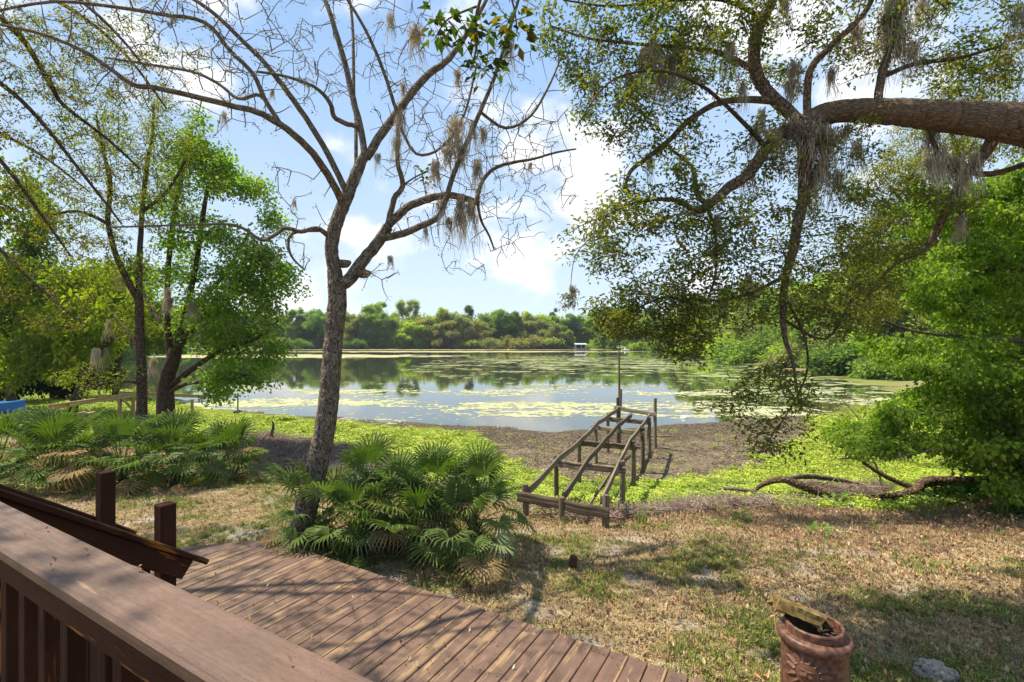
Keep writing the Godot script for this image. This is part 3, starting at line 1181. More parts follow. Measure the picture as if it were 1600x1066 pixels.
func build_bare_tree() -> void:
	var base := px(468, 856, 6.35)
	base.y = gy(base.x, -base.z) - 0.05
	var t := thing("bare_tree", "bare grey-barked forked tree rising between the deck corner and the palmettos", "tree", "", Vector3.ZERO)
	var g := Growth.new()
	var trunk := smooth_line([[base, 0.205], [px(472, 820, 6.35), 0.178], [px(486, 765, 6.35), 0.168], [px(502, 700, 6.35), 0.16], [px(512, 640, 6.35), 0.153], [px(517, 580, 6.36), 0.146], [px(522, 520, 6.4), 0.14], [px(527, 475, 6.42), 0.142], [px(526, 445, 6.44), 0.132], [px(521, 415, 6.44), 0.104], [px(518, 385, 6.44), 0.102], [px(525, 350, 6.46), 0.104], [px(540, 312, 6.5), 0.10], [px(555, 275, 6.55), 0.09], [px(570, 242, 6.6), 0.075]], 0.02, 22)
	var tr_r: PackedFloat32Array = trunk[1]
	for k in tr_r.size():
		tr_r[k] *= 0.83
	trunk[1] = tr_r
	var bb := MeshMaker.new()
	var bz := FastNoiseLite.new()
	bz.seed = 900
	bz.frequency = 16.0
	bz.fractal_octaves = 3
	bb.rough_tube(trunk[0], trunk[1], 40, bz, 0.010, 0.5)
	made(t, "trunk", bb, M.bark_bare)
	g.limb(trunk)
	var limbs := [
		[[570, 242, 6.6, 6.5], [562, 195, 6.7, 6], [548, 140, 6.8, 5.6], [535, 85, 6.85, 5], [520, 35, 6.9, 4.4], [505, -8, 7.0, 4], [485, -70, 7.1, 3]],
		[[573, 246, 6.6, 8], [598, 207, 6.75, 8], [628, 166, 6.9, 7.5], [650, 137, 7.0, 7.2], [675, 112, 7.1, 6.5], [702, 92, 7.2, 5.5], [735, 45, 7.3, 4.2], [762, -5, 7.4, 3.4], [790, -70, 7.5, 2.5]],
		[[556, 290, 6.55, 4], [556, 200, 6.9, 3.2], [553, 150, 7.1, 3], [552, 90, 7.3, 3], [550, 30, 7.5, 2.6], [542, -30, 7.6, 2]],
		[[535, 318, 6.45, 7], [512, 272, 6.1, 7], [480, 230, 5.8, 6.6], [440, 196, 5.5, 6.2], [400, 175, 5.3, 5.8], [360, 165, 5.15, 5.4], [300, 150, 5.0, 5], [240, 137, 4.8, 4.6], [205, 131, 4.7, 4.4], [140, 85, 4.6, 3.4], [70, 55, 4.5, 3], [0, 38, 4.4, 2.6], [-90, 15, 4.3, 2]],
		[[541, 300, 6.5, 6], [515, 246, 6.4, 5.6], [485, 195, 6.3, 5.2], [450, 145, 6.2, 5], [415, 100, 6.1, 4.5], [370, 55, 6.0, 4], [330, 18, 5.9, 3.6], [290, -10, 5.8, 3], [230, -60, 5.7, 2.4]],
		[[440, 198, 5.5, 4.5], [412, 152, 5.4, 4.2], [395, 115, 5.3, 4], [360, 80, 5.2, 3.8], [320, 35, 5.1, 3.6], [250, 22, 5.0, 3.4], [165, 9, 4.9, 3], [80, 3, 4.8, 2.6], [-20, 20, 4.7, 2]],
		[[413, 154, 5.4, 3.4], [400, 148, 5.38, 3.4], [372, 154, 5.4, 3], [340, 130, 5.45, 2.8], [300, 112, 5.5, 2.6], [240, 102, 5.6, 2.4], [165, 90, 5.7, 2]],
		[[532, 447, 6.44, 12], [550, 432, 6.45, 12], [570, 405, 6.5, 11], [592, 377, 6.55, 10.5], [606, 354, 6.6, 10]],
		[[605, 356, 6.6, 6], [615, 312, 6.6, 5.2], [629, 290, 6.55, 5], [621, 250, 6.5, 4.2], [622, 190, 6.45, 4], [612, 150, 6.4, 3.4], [595, 100, 6.4, 3.2], [570, 45, 6.3, 2.8], [540, -5, 6.3, 2.4]],
		[[607, 352, 6.6, 8], [635, 325, 6.75, 7.6], [670, 311, 6.9, 7], [702, 305, 7.05, 6.5], [728, 310, 7.2, 6], [746, 317, 7.3, 5.5]],
		[[744, 316, 7.3, 4.4], [754, 282, 7.35, 4], [775, 262, 7.4, 3.4], [802, 254, 7.5, 3], [835, 248, 7.6, 2.4], [870, 238, 7.7, 2], [900, 233, 7.8, 1.4]],
		[[746, 318, 7.3, 3], [752, 345, 7.4, 2.4], [765, 370, 7.5, 2], [772, 390, 7.6, 1.4]],
		[[600, 372, 6.55, 7], [630, 365, 6.4, 6.6], [665, 350, 6.25, 6], [686, 338, 6.2, 5.4], [697, 310, 6.15, 5], [706, 280, 6.1, 4.8], [722, 240, 6.05, 4.4], [750, 175, 6.0, 4], [771, 125, 5.95, 3.6], [795, 50, 5.9, 3], [812, -8, 5.9, 2.6], [830, -70, 5.8, 2]],
		[[751, 175, 6.0, 3], [790, 200, 6.1, 2.8], [830, 180, 6.3, 2.4], [860, 130, 6.5, 2], [880, 80, 6.7, 1.5]],
		[[622, 192, 6.45, 3], [650, 240, 6.3, 2.6], [690, 230, 6.2, 2.4], [725, 180, 6.1, 2.2], [745, 100, 6.1, 1.8]],
		[[513, 368, 6.44, 5], [495, 357, 6.3, 4.4], [470, 362, 6.15, 4], [446, 357, 6.0, 3.6], [425, 370, 5.9, 3.4], [407, 375, 5.8, 3.2], [380, 357, 5.7, 2.8], [350, 350, 5.6, 2.4], [280, 352, 5.5, 2], [170, 355, 5.4, 1.5]],
		[[500, 360, 6.35, 3], [466, 362, 6.4, 2.8], [451, 373, 6.45, 2.6], [455, 400, 6.5, 2.2], [476, 422, 6.5, 1.6]],
		[[563, 200, 6.7, 4.5], [552, 196, 6.6, 4.5], [538, 192, 6.5, 4.5], [522, 182, 6.4, 4.5], [515, 160, 6.3, 4], [490, 135, 6.2, 3.2], [440, 118, 6.1, 2.6], [400, 112, 6.0, 2]],
	]
	var raw_limbs := limbs
	for l in raw_limbs:
		var s := smooth_line(l, 0.12)
		var thin: PackedFloat32Array = s[1]
		for k in thin.size():
			thin[k] *= 0.84
		s[1] = thin
		limb_part(t, "limb", s, M.bark_bare, 9, 0.04)
		g.limb(s)
	for q in [[541, 412, 6.38, 6], [572, 428, 6.4, 5]]:
		var kn := MeshMaker.new()
		kn.tube(PackedVector3Array([px(q[0] - 8, q[1], 6.45), px(q[0], q[1], 6.4), px(q[0] + 5, q[1] - 2, 6.36)]), PackedFloat32Array([0.06, 0.055, 0.03]), 8, true, 0.1)
		made(t, "knot", kn, M.bark_bare)
	var targets := blob_targets([
		pblob(330, 90, 5.2, 190, 120, 1.0, 210), pblob(430, 60, 5.9, 130, 100, 1.2, 140), pblob(560, 60, 6.8, 120, 100, 1.2, 120),
		pblob(690, 90, 6.6, 120, 120, 1.4, 170), pblob(800, 160, 6.6, 100, 150, 1.3, 170), pblob(820, 280, 7.3, 90, 90, 0.9, 120),
		pblob(720, 240, 6.4, 90, 90, 1.0, 130), pblob(740, 370, 7.0, 100, 70, 0.8, 80), pblob(640, 210, 6.4, 60, 90, 0.9, 50),
		pblob(470, 300, 6.1, 60, 60, 0.7, 25), pblob(430, 390, 6.0, 60, 35, 0.6, 22), pblob(600, 440, 6.5, 50, 30, 0.5, 16), pblob(640, 330, 6.5, 40, 40, 0.5, 20), pblob(160, 80, 4.8, 160, 80, 0.8, 100), pblob(250, 350, 5.5, 110, 20, 0.5, 14)])
	var near := Growth.new()
	near.pos = g.pos
	near.rad = g.rad
	grow(near, targets, 0.0125, 1, 0.02, 0.55, 0.02, [Color(0.12, 0.10, 0.04), Color(0.16, 0.15, 0.05), Color(0.10, 0.07, 0.04)], 4, 0.9)
	var tw := made(t, "twigs", near.twigs, M.twig)
	tw.set_meta("kind", "stuff")
	scatter(t, "buds", LEAF.bud, M.leaf, near.spots, near.tint)
	# an evergreen sprig growing on the middle limb
	var sg := Growth.new()
	sg.limb(smooth_line([[632, 288, 6.5, 1.6], [650, 276, 6.4, 1.2], [668, 268, 6.35, 0.9]]))
	limb_part(t, "sprig", [sg.pos, sg.rad], M.twig_brown, 5, 0.0)
	grow(sg, blob_targets([pblob(668, 272, 6.35, 16, 20, 0.1, 9)]), 0.004, 2, 0.03, 0.75, 0.0, [Color(0.07, 0.12, 0.035), Color(0.09, 0.14, 0.04)], 4, 0.6)
	made(t, "twigs", sg.twigs, M.twig_brown).set_meta("kind", "stuff")
	scatter(t, "sprig_leaves", LEAF.laurel, M.leaf, sg.spots, sg.tint)
	for q in [[650, 40, 6.8, 2, 0.9], [610, 20, 6.8, 0, 1.0], [630, 130, 7.0, 1, 0.8], [625, 175, 6.4, 4, 0.55], [712, 190, 6.1, 3, 1.6], [705, 215, 6.2, 3, 1.5], [700, 230, 6.1, 1, 1.0], [720, 225, 6.1, 0, 1.1], [738, 190, 6.0, 4, 0.55], [755, 200, 6.1, 1, 0.9], [690, 310, 6.2, 0, 1.0], [720, 308, 7.1, 2, 0.9], [735, 315, 7.2, 4, 0.8], [718, 330, 7.0, 2, 0.8], [460, 312, 6.0, 0, 0.4], [610, 400, 6.5, 0, 0.5], [665, 355, 6.3, 0, 0.6], [715, 110, 6.8, 1, 0.9], [620, 215, 6.4, 2, 0.6], [680, 250, 6.1, 2, 0.7], [745, 250, 6.4, 2, 0.8], [828, 255, 7.6, 0, 0.5], [795, 60, 6.1, 2, 0.7], [350, 175, 5.2, 0, 0.5], [425, 140, 6.1, 0, 0.4], [590, 240, 6.7, 0, 0.6], [560, 270, 6.5, 0, 0.4], [700, 340, 6.6, 1, 0.8]]:
		hang_moss(t, px(q[0], q[1], q[2]), q[3], q[4])


func build_oak() -> void:
	var t := thing("live_oak", "huge live oak bough with hanging grey moss reaching in from the right", "tree", "", Vector3.ZERO)
	var g := Growth.new()
	var root := at_ground(8.2, 5.0, -0.2)
	var trunk := smooth_line([[root, 0.75], [root + Vector3(0.0, 1.0, 0), 0.55], [root + Vector3(-0.1, 2.6, 0), 0.48], [root + Vector3(-0.3, 4.0, 0), 0.46], [px(2000, 235, 4.9), 0.40], [px(1800, 235, 4.95), 0.30], [px(1680, 212, 5.0), 0.255], [px(1590, 193, 5.0), 0.228], [px(1500, 184, 5.0), 0.185], [px(1400, 175, 5.02), 0.155], [px(1330, 173, 5.05), 0.14], [px(1285, 180, 5.1), 0.135], [px(1255, 196, 5.1), 0.12]], 0.02, 40)
	var bb := MeshMaker.new()
	var bz := FastNoiseLite.new()
	bz.seed = 901
	bz.frequency = 14.0
	bz.noise_type = FastNoiseLite.TYPE_CELLULAR
	bz.cellular_return_type = FastNoiseLite.RETURN_DISTANCE2_SUB
	bz.fractal_octaves = 2
	bb.rough_tube(trunk[0], trunk[1], 72, bz, 0.022, 0.45)
	made(t, "bough", bb, M.bark_oak)
	g.limb(trunk)
	for l in [[root + Vector3(0.3, 6.5, -1.2), Vector3(6.0, 9.3, -7.0), Vector3(2.6, 10.6, -9.0), Vector3(-2.2, 10.9, -10.0)], [root + Vector3(0.3, 6.0, -1.0), Vector3(5.8, 8.4, -5.6), Vector3(2.6, 9.0, -5.7), Vector3(-0.8, 8.7, -6.0)]]:
		var hs := smooth_line([[l[0], 0.2], [l[1], 0.14], [l[2], 0.09], [l[3], 0.04]], 0.1)
		limb_part(t, "limb", hs, M.bark_oak, 9)
		g.limb(hs)
	var crown := smooth_line([[root + Vector3(-0.1, 2.8, 0), 0.4], [root + Vector3(0.5, 5, -0.8), 0.3], [root + Vector3(0.2, 7.5, -1.5), 0.2], [root + Vector3(-1.5, 9.5, -2.0), 0.1]], 0.1)
	limb_part(t, "limb", crown, M.bark_oak, 10)
	var limbs := [
		[[1256, 195, 5.1, 12], [1257, 250, 5.08, 10], [1256, 310, 5.05, 8.5], [1244, 360, 5.0, 7.5], [1240, 390, 5.0, 7.2], [1228, 430, 4.98, 6], [1224, 480, 4.95, 5], [1226, 525, 4.9, 4], [1238, 565, 4.85, 2.6], [1246, 610, 4.8, 1.6]],
		[[1258, 195, 5.1, 11], [1225, 205, 5.05, 10], [1198, 232, 5.0, 9], [1170, 272, 4.95, 8.5], [1140, 292, 4.9, 8], [1105, 322, 4.85, 7], [1085, 328, 4.8, 5], [1050, 312, 4.7, 3.5], [995, 316, 4.6, 2.4], [940, 340, 4.5, 1.6]],
		[[1110, 320, 4.85, 5], [1095, 312, 4.9, 4.4], [1088, 295, 4.95, 4], [1080, 260, 5.1, 3], [1050, 235, 5.3, 2]],
		[[1212, 158, 5.28, 6], [1160, 156, 5.3, 5], [1115, 164, 5.3, 4.6], [1072, 192, 5.35, 4.4], [1045, 220, 5.35, 4.2], [1010, 248, 5.3, 3.8], [985, 268, 5.3, 3.2], [975, 300, 5.2, 2]],
		[[1250, 190, 5.15, 10], [1205, 150, 5.3, 9.5], [1182, 115, 5.4, 9.5], [1180, 65, 5.5, 9], [1192, 28, 5.6, 8.5], [1208, -5, 5.7, 8], [1220, -80, 5.9, 6]],
		[[1180, 110, 5.4, 5], [1130, 85, 5.3, 4], [1080, 75, 5.2, 3.2], [1010, 70, 5.1, 2.4], [920, 60, 5.0, 1.8], [860, 40, 4.9, 1.2]],
		[[1262, 185, 5.1, 6], [1265, 112, 5.0, 5.5], [1295, 75, 4.9, 5], [1330, 42, 4.8, 4.6], [1356, 12, 4.8, 4], [1375, -30, 4.7, 3]],
		[[1372, 160, 5.05, 6], [1378, 118, 5.2, 6], [1392, 62, 5.4, 5.5], [1402, -5, 5.6, 5], [1410, -60, 5.7, 4]],
		[[1378, 120, 5.2, 4], [1430, 100, 5.3, 3.4], [1500, 90, 5.4, 2.8], [1570, 70, 5.5, 2.2]],
		[[1560, 200, 5.05, 11], [1535, 245, 5.1, 8], [1508, 272, 5.15, 7.5], [1490, 308, 5.2, 6.5], [1466, 358, 5.3, 5.5], [1446, 388, 5.4, 5], [1418, 402, 5.5, 3.8], [1390, 420, 5.6, 2.6], [1350, 470, 5.7, 1.8]],
		[[1512, 270, 5.15, 4], [1545, 272, 5.2, 4.5], [1575, 266, 5.3, 4.5], [1620, 250, 5.5, 4]],
		[[1508, 272, 5.15, 4.5], [1478, 258, 5.1, 3.8], [1462, 230, 5.05, 3], [1450, 195, 5.0, 2.5]],
		[[1228, 430, 4.98, 3], [1180, 455, 4.8, 2.6], [1120, 470, 4.7, 2.2], [1040, 465, 4.6, 1.8], [980, 490, 4.5, 1.2]],
		[[1226, 500, 4.92, 2.4], [1290, 530, 4.9, 2], [1330, 470, 5.0, 1.5]],
		[[1230, 470, 4.95, 2.4], [1255, 520, 4.8, 2], [1262, 575, 4.7, 1.6], [1240, 630, 4.6, 1.1], [1200, 690, 4.5, 0.8]],
		[[1105, 322, 4.85, 3], [1118, 370, 4.7, 2.4], [1118, 430, 4.6, 1.8], [1100, 480, 4.5, 1.2]],
		[[1198, 232, 5.0, 4], [1150, 180, 4.6, 3.2], [1090, 130, 4.3, 2.6], [1020, 110, 4.1, 2], [950, 130, 4.0, 1.4], [900, 200, 3.9, 1]],
		[[1192, 28, 5.6, 4], [1130, 0, 5.4, 3], [1050, 0, 5.2, 2.4], [960, 10, 5.0, 1.8], [880, 0, 4.9, 1.2]],
	]
	for l in limbs:
		var s := smooth_line(l, 0.14)
		limb_part(t, "limb", s, M.bark_oak if l[0][3] > 4.5 else M.bark_dark, 9, 0.05)
		g.limb(s)
	var targets := blob_targets([
		pblob(900, 50, 5.0, 60, 60, 0.8, 50), pblob(980, 70, 5.0, 90, 80, 1.0, 85), pblob(1080, 60, 5.3, 90, 70, 1.0, 85), pblob(960, 170, 4.8, 70, 60, 0.8, 46),
		pblob(1060, 180, 5.2, 80, 70, 0.9, 70), pblob(1190, 60, 5.6, 90, 80, 1.0, 80), pblob(1320, 60, 5.2, 90, 70, 0.9, 50), pblob(1450, 70, 5.5, 110, 60, 0.8, 44), pblob(1540, 110, 5.6, 70, 60, 0.8, 60),
		pblob(1020, 320, 4.8, 80, 60, 0.8, 62), pblob(950, 370, 4.6, 70, 60, 0.6, 58), pblob(1100, 380, 4.8, 80, 60, 0.8, 56), pblob(1180, 370, 5.0, 70, 70, 0.8, 44), pblob(1060, 440, 4.7, 80, 50, 0.7, 54), pblob(1170, 470, 4.9, 80, 50, 0.7, 44),
		pblob(975, 495, 4.5, 50, 50, 0.4, 60), pblob(1065, 510, 4.5, 50, 60, 0.4, 70), pblob(1300, 360, 5.1, 60, 80, 0.7, 60), pblob(1360, 430, 5.5, 70, 60, 0.7, 60), pblob(1290, 480, 5.1, 60, 50, 0.6, 44),
		pblob(1215, 600, 4.6, 60, 30, 0.35, 15), pblob(1150, 625, 4.55, 35, 25, 0.3, 10), pblob(1195, 690, 4.5, 45, 35, 0.3, 14), pblob(1260, 640, 4.7, 40, 40, 0.3, 8), pblob(1180, 260, 5.1, 60, 60, 0.8, 40), pblob(1300, 240, 5.2, 60, 50, 0.8, 36), pblob(1420, 330, 5.4, 60, 50, 0.7, 40), pblob(1560, -120, 5.5, 250, 120, 2.2, 160), pblob(1100, -140, 5.2, 250, 120, 2.0, 150)])
	# the rest of the crown, over the right-hand lawn
	blob_targets([[Vector3(6.5, 7.2, -2.6), Vector3(3.2, 1.6, 2.4), 110], [Vector3(3.4, 6.8, -2.4), Vector3(2.4, 1.0, 1.8), 80], [Vector3(-0.9, 8.7, -6.0), Vector3(1.0, 0.6, 0.7), 110], [Vector3(0.7, 8.8, -5.2), Vector3(1.1, 0.6, 1.0), 130], [Vector3(-2.0, 10.9, -10.0), Vector3(0.9, 0.6, 0.6), 80], [Vector3(-0.5, 10.8, -9.8), Vector3(1.0, 0.6, 0.6), 120], [Vector3(1.2, 10.8, -9.4), Vector3(1.0, 0.6, 0.7), 130], [Vector3(2.8, 10.6, -8.8), Vector3(1.1, 0.6, 0.8), 110]], targets)
	grow(g, targets, 0.010, 5, 0.10, 1.0, -0.02, [Color(0.12, 0.155, 0.048), Color(0.14, 0.175, 0.05), Color(0.17, 0.19, 0.058), Color(0.23, 0.23, 0.065), Color(0.105, 0.14, 0.055), Color(0.25, 0.20, 0.07)], 4, 0.25)
	var tw := made(t, "twigs", g.twigs, M.twig_brown)
	tw.set_meta("kind", "stuff")
	scatter(t, "foliage", LEAF.oak, M.leaf, g.spots, g.tint)
	var nest := MeshMaker.new()
	for i in 260:
		var c := px(1250, 205, 5.0) + ball() * Vector3(0.24, 0.17, 0.2)
		var d := ball().normalized() * rn(0.05, 0.16)
		nest.tube(PackedVector3Array([c - d, c + ball() * 0.02, c + d]), PackedFloat32Array([0.003, 0.004, 0.002]), 3, false)
	made(t, "twig_tangle", nest, M.twig).set_meta("kind", "stuff")
	for q in [[1010, 70, 5.0, 2, 0.9], [1025, 60, 5.0, 4, 0.6], [1045, 80, 5.1, 2, 0.9], [1060, 55, 5.1, 2, 0.8], [1062, 75, 5.0, 4, 0.7], [1030, 100, 5.1, 1, 1.0], [985, 110, 5.1, 1, 0.9], [930, 110, 5.0, 0, 0.8], [1225, -20, 5.5, 2, 0.9], [1395, 10, 5.3, 4, 0.85], [1400, -20, 5.3, 4, 1.0], [1390, 0, 5.4, 2, 1.0], [1405, 40, 5.3, 2, 0.9], [1440, -10, 5.4, 4, 0.6], [1595, 0, 5.2, 4, 0.8], [1425, 60, 5.3, 2, 0.7], [1240, 175, 5.0, 2, 0.8], [1265, 185, 5.0, 2, 1.0], [1280, 190, 5.1, 4, 0.8], [1290, 192, 5.0, 2, 1.0], [1300, 195, 5.1, 1, 1.2], [1215, 200, 5.0, 2, 0.8], [1205, 195, 5.0, 1, 1.0], [1190, 165, 5.1, 2, 0.7], [1285, 240, 5.0, 4, 0.7], [1270, 260, 5.1, 2, 0.8], [1180, 190, 5.0, 0, 1.0], [1160, 120, 5.1, 2, 0.6], [1140, 60, 5.2, 2, 0.8], [1110, 30, 5.2, 0, 1.0], [1320, 190, 5.1, 0, 0.8], [1340, 215, 5.2, 2, 0.7], [1455, 195, 5.1, 2, 0.8], [1470, 225, 5.1, 2, 0.9], [1490, 240, 5.1, 1, 1.2], [1505, 250, 5.1, 0, 1.2], [1525, 235, 5.1, 2, 0.8], [1460, 240, 5.0, 0, 0.9], [1310, 260, 5.1, 2, 0.7], [1170, 250, 5.0, 0, 0.9], [1500, 330, 5.2, 2, 0.5], [1300, 100, 5.2, 2, 0.6], [1240, 90, 5.3, 2, 0.7], [1235, 120, 5.3, 1, 1.0], [1340, 30, 4.9, 2, 0.7], [1015, 235, 5.3, 0, 0.8], [1170, 420, 4.9, 0, 0.7], [1120, 330, 4.9, 2, 0.5], [895, 440, 4.6, 0, 0.5]]:
		hang_moss(t, px(q[0], q[1] + 6, q[2]), q[3], q[4] * 0.95)
	# a dry spray dangling alone below the boughs
	var sp := Growth.new()
	sp.limb(smooth_line([[1000, 300, 4.6, 1.2], [960, 340, 4.6, 1.0], [905, 390, 4.6, 0.8], [893, 430, 4.6, 0.7], [893, 462, 4.6, 0.5]]))
	limb_part(t, "twig", [sp.pos, sp.rad], M.twig_pale, 4, 0.0)
	grow(sp, blob_targets([pblob(890, 470, 4.6, 18, 18, 0.08, 22)]), 0.003, 3, 0.02, 0.5, 0.0, [Color(0.2, 0.17, 0.11), Color(0.14, 0.12, 0.07)], 3)
	made(t, "twigs", sp.twigs, M.twig_pale).set_meta("kind", "stuff")
	scatter(t, "dry_leaves", LEAF.oak, M.leaf, sp.spots, sp.tint)
	# the evergreen branch hanging into the top of the view
	var l := thing("laurel_branch", "drooping laurel branch with broad dark leaves at the top of the bare tree", "branch")
	var lg := Growth.new()
	for q in [[[770, -60, 3.2, 3], [745, 20, 3.3, 2.4], [745, 70, 3.3, 1.8], [735, 110, 3.3, 1]], [[745, 10, 3.3, 2], [700, 30, 3.3, 1.4], [680, 60, 3.3, 0.8]], [[770, -60, 3.2, 2.4], [800, 0, 3.2, 1.8], [808, 50, 3.2, 1]]]:
		var s := smooth_line(q, 0.1)
		limb_part(l, "stem", s, M.twig_brown, 6, 0.0)
		lg.limb(s)
	grow(lg, blob_targets([pblob(745, 75, 3.3, 40, 45, 0.15, 16), pblob(685, 50, 3.3, 30, 35, 0.12, 9), pblob(800, 40, 3.2, 18, 40, 0.1, 8)]), 0.004, 2, 0.03, 0.8, 0.0, [Color(0.045, 0.075, 0.022), Color(0.06, 0.10, 0.025), Color(0.17, 0.12, 0.03), Color(0.05, 0.085, 0.02)], 4, 0.6)
	made(l, "twigs", lg.twigs, M.twig_brown).set_meta("kind", "stuff")
	scatter(l, "foliage", LEAF.laurel, M.leaf, lg.spots, lg.tint)


func build_left_trees() -> void:
	# 1: thin dark trunk that forks high, with sparse yellowish new leaves
	var gd := at_ground((222 - 800) / FPX * 15.0, 15.0, -0.1)
	var t := thing("slender_tree", "slender dark trunk forking high above the left palmettos, sparse yellowish new leaves", "tree")
	var g := Growth.new()
	var tr := smooth_line([[gd, 0.17], [px(222, 620, 15), 0.14], [px(219, 540, 15), 0.125], [px(217, 470, 15), 0.115], [px(214, 455, 15), 0.10]], 0.06, 5)
	limb_part(t, "trunk", tr, M.bark_dark, 12)
	g.limb(tr)
	for l in [[[215, 468, 15, 5], [195, 430, 14.8, 4.5], [178, 390, 14.6, 4], [168, 340, 14.4, 3.4], [172, 290, 14.2, 3.4], [160, 230, 14, 2.4], [150, 180, 14, 1.5]], [[217, 462, 15, 5], [218, 400, 15.2, 4.2], [222, 330, 15.3, 3.4], [228, 270, 15.4, 3.4], [238, 210, 15.5, 2.4], [240, 160, 15.5, 1.4]], [[222, 600, 15, 2.6], [190, 595, 14.2, 2.2], [140, 605, 13.6, 1.5]], [[222, 330, 15.3, 3], [260, 300, 15.4, 2.4], [290, 250, 15.4, 1.6]], [[170, 350, 14.4, 3], [120, 330, 14, 2.4], [70, 340, 13.6, 1.6]], [[218, 560, 15, 2.4], [200, 520, 15.5, 2], [175, 490, 16, 1.4]]]:
		var s := smooth_line(l, 0.12)
		limb_part(t, "limb", s, M.bark_dark, 8)
		g.limb(s)
	grow(g, blob_targets([pblob(170, 220, 14.2, 80, 70, 1.6, 70), pblob(240, 210, 15.4, 70, 70, 1.6, 70), pblob(130, 330, 14, 90, 60, 1.6, 60), pblob(230, 320, 15.3, 80, 60, 1.5, 46), pblob(280, 270, 15.4, 60, 60, 1.3, 40), pblob(170, 420, 14.6, 90, 50, 1.4, 46), pblob(150, 590, 13.8, 60, 30, 0.8, 20), pblob(190, 510, 15.6, 60, 40, 1.0, 26)]), 0.018, 5, 0.30, 0.85, 0.05, [Color(0.17, 0.21, 0.04), Color(0.22, 0.245, 0.045), Color(0.13, 0.175, 0.036), Color(0.23, 0.22, 0.055)], 4, 0.3)
	made(t, "twigs", g.twigs, M.twig_brown).set_meta("kind", "stuff")
	scatter(t, "foliage", LEAF.bud_big, M.leaf, g.spots, g.tint)
	for q in [[300, 470, 15.5, 2, 1.3], [150, 545, 14, 4, 0.8], [170, 500, 15.6, 2, 1.0], [190, 432, 14.8, 1, 1.4]]:
		hang_moss(t, px(q[0], q[1], q[2]), q[3], q[4])
	# 2: the broad green maple beside it
	gd = at_ground((262 - 800) / FPX * 17.0, 17.0, -0.1)
	t = thing("maple_tree", "dense fresh green maple with several leaning stems at the left water's edge", "tree")
	g = Growth.new()
	tr = smooth_line([[gd, 0.34], [px(258, 610, 17), 0.26], [px(268, 570, 17), 0.235], [px(275, 545, 17), 0.20]], 0.06, 5)
	limb_part(t, "trunk", tr, M.bark_dark, 12)
	g.limb(tr)
	for l in [[[268, 575, 17, 6], [262, 500, 17, 4.5], [262, 430, 17, 3.8], [270, 350, 17, 4], [285, 270, 17, 3], [300, 200, 17, 2]], [[275, 548, 17, 6], [290, 490, 17, 4.6], [305, 420, 17, 3.8], [315, 350, 17, 4], [325, 290, 17, 2.5]], [[276, 545, 17, 6], [310, 505, 16.8, 4.6], [340, 470, 16.6, 3.6], [380, 430, 16.4, 3.6], [420, 390, 16.2, 2]], [[270, 600, 17, 5], [310, 570, 16.8, 4], [350, 545, 16.6, 3], [400, 530, 16.4, 2], [435, 500, 16.3, 1.2]], [[262, 615, 17, 4], [290, 600, 16.6, 3], [340, 595, 16.2, 2.4], [390, 585, 15.9, 1.5]], [[290, 490, 17, 4], [350, 430, 17.6, 3], [390, 360, 18, 2]], [[264, 520, 17, 4], [235, 480, 17.6, 3], [215, 430, 18, 2]]]:
		var s := smooth_line(l, 0.1)
		limb_part(t, "limb", s, M.bark_dark, 8)
		g.limb(s)
	var leafy := sprays([[300, 180], [325, 180], [350, 250], [390, 275], [415, 320], [440, 345], [462, 420], [440, 440], [395, 450], [425, 500], [440, 560], [410, 575], [390, 625], [330, 620], [345, 560], [300, 520], [250, 470], [235, 380], [240, 300], [275, 240]], 74, 15.6, 18.4, Vector2(20, 40), 0.55, 9)
	leafy.append_array(sprays([[395, 380], [465, 400], [455, 450], [420, 480], [440, 540], [420, 590], [330, 625], [300, 610], [330, 560], [370, 500], [350, 450]], 28, 15.6, 17.0, Vector2(22, 40), 0.4, 9))
	blob_targets([pblob(310, 205, 17, 14, 34, 0.6, 14), pblob(455, 425, 16.2, 16, 12, 0.5, 10), pblob(430, 350, 16.6, 16, 16, 0.6, 12), pblob(350, 258, 17, 14, 14, 0.6, 10), pblob(318, 240, 17, 30, 24, 0.8, 22), pblob(395, 300, 17, 26, 20, 0.8, 16)], leafy)
	grow(g, leafy, 0.022, 4, 0.26, 1.0, 0.05, [Color(0.20, 0.32, 0.055), Color(0.25, 0.37, 0.065), Color(0.15, 0.27, 0.05), Color(0.31, 0.41, 0.085)], 4, 0.3)
	made(t, "twigs", g.twigs, M.twig_brown).set_meta("kind", "stuff")
	scatter(t, "foliage", LEAF.maple_left, M.leaf, g.spots, g.tint)
	for q in [[262, 450, 16.6, 2, 1.3], [265, 465, 16.6, 1, 1.8], [325, 445, 16.4, 2, 1.2], [318, 500, 16.5, 4, 1.0], [240, 560, 16.6, 2, 1.1]]:
		hang_moss(t, px(q[0], q[1], q[2]), q[3], q[4])
	# 3: the budding tree whose fine boughs sweep in from outside the upper left
	t = thing("budding_tree", "fine bare boughs with tiny yellow buds sweeping down from the upper left edge", "tree")
	g = Growth.new()
	gd = at_ground(-10.5, 4.6, -0.1)
	tr = smooth_line([[gd, 0.3], [gd + Vector3(0.1, 2, 0), 0.24], [gd + Vector3(0.3, 4.0, -0.2), 0.2], [gd + Vector3(0.8, 5.6, -0.5), 0.15], [gd + Vector3(1.0, 7.5, -0.7), 0.09]], 0.05, 5)
	limb_part(t, "trunk", tr, M.bark_dark, 12)
	g.limb(tr)
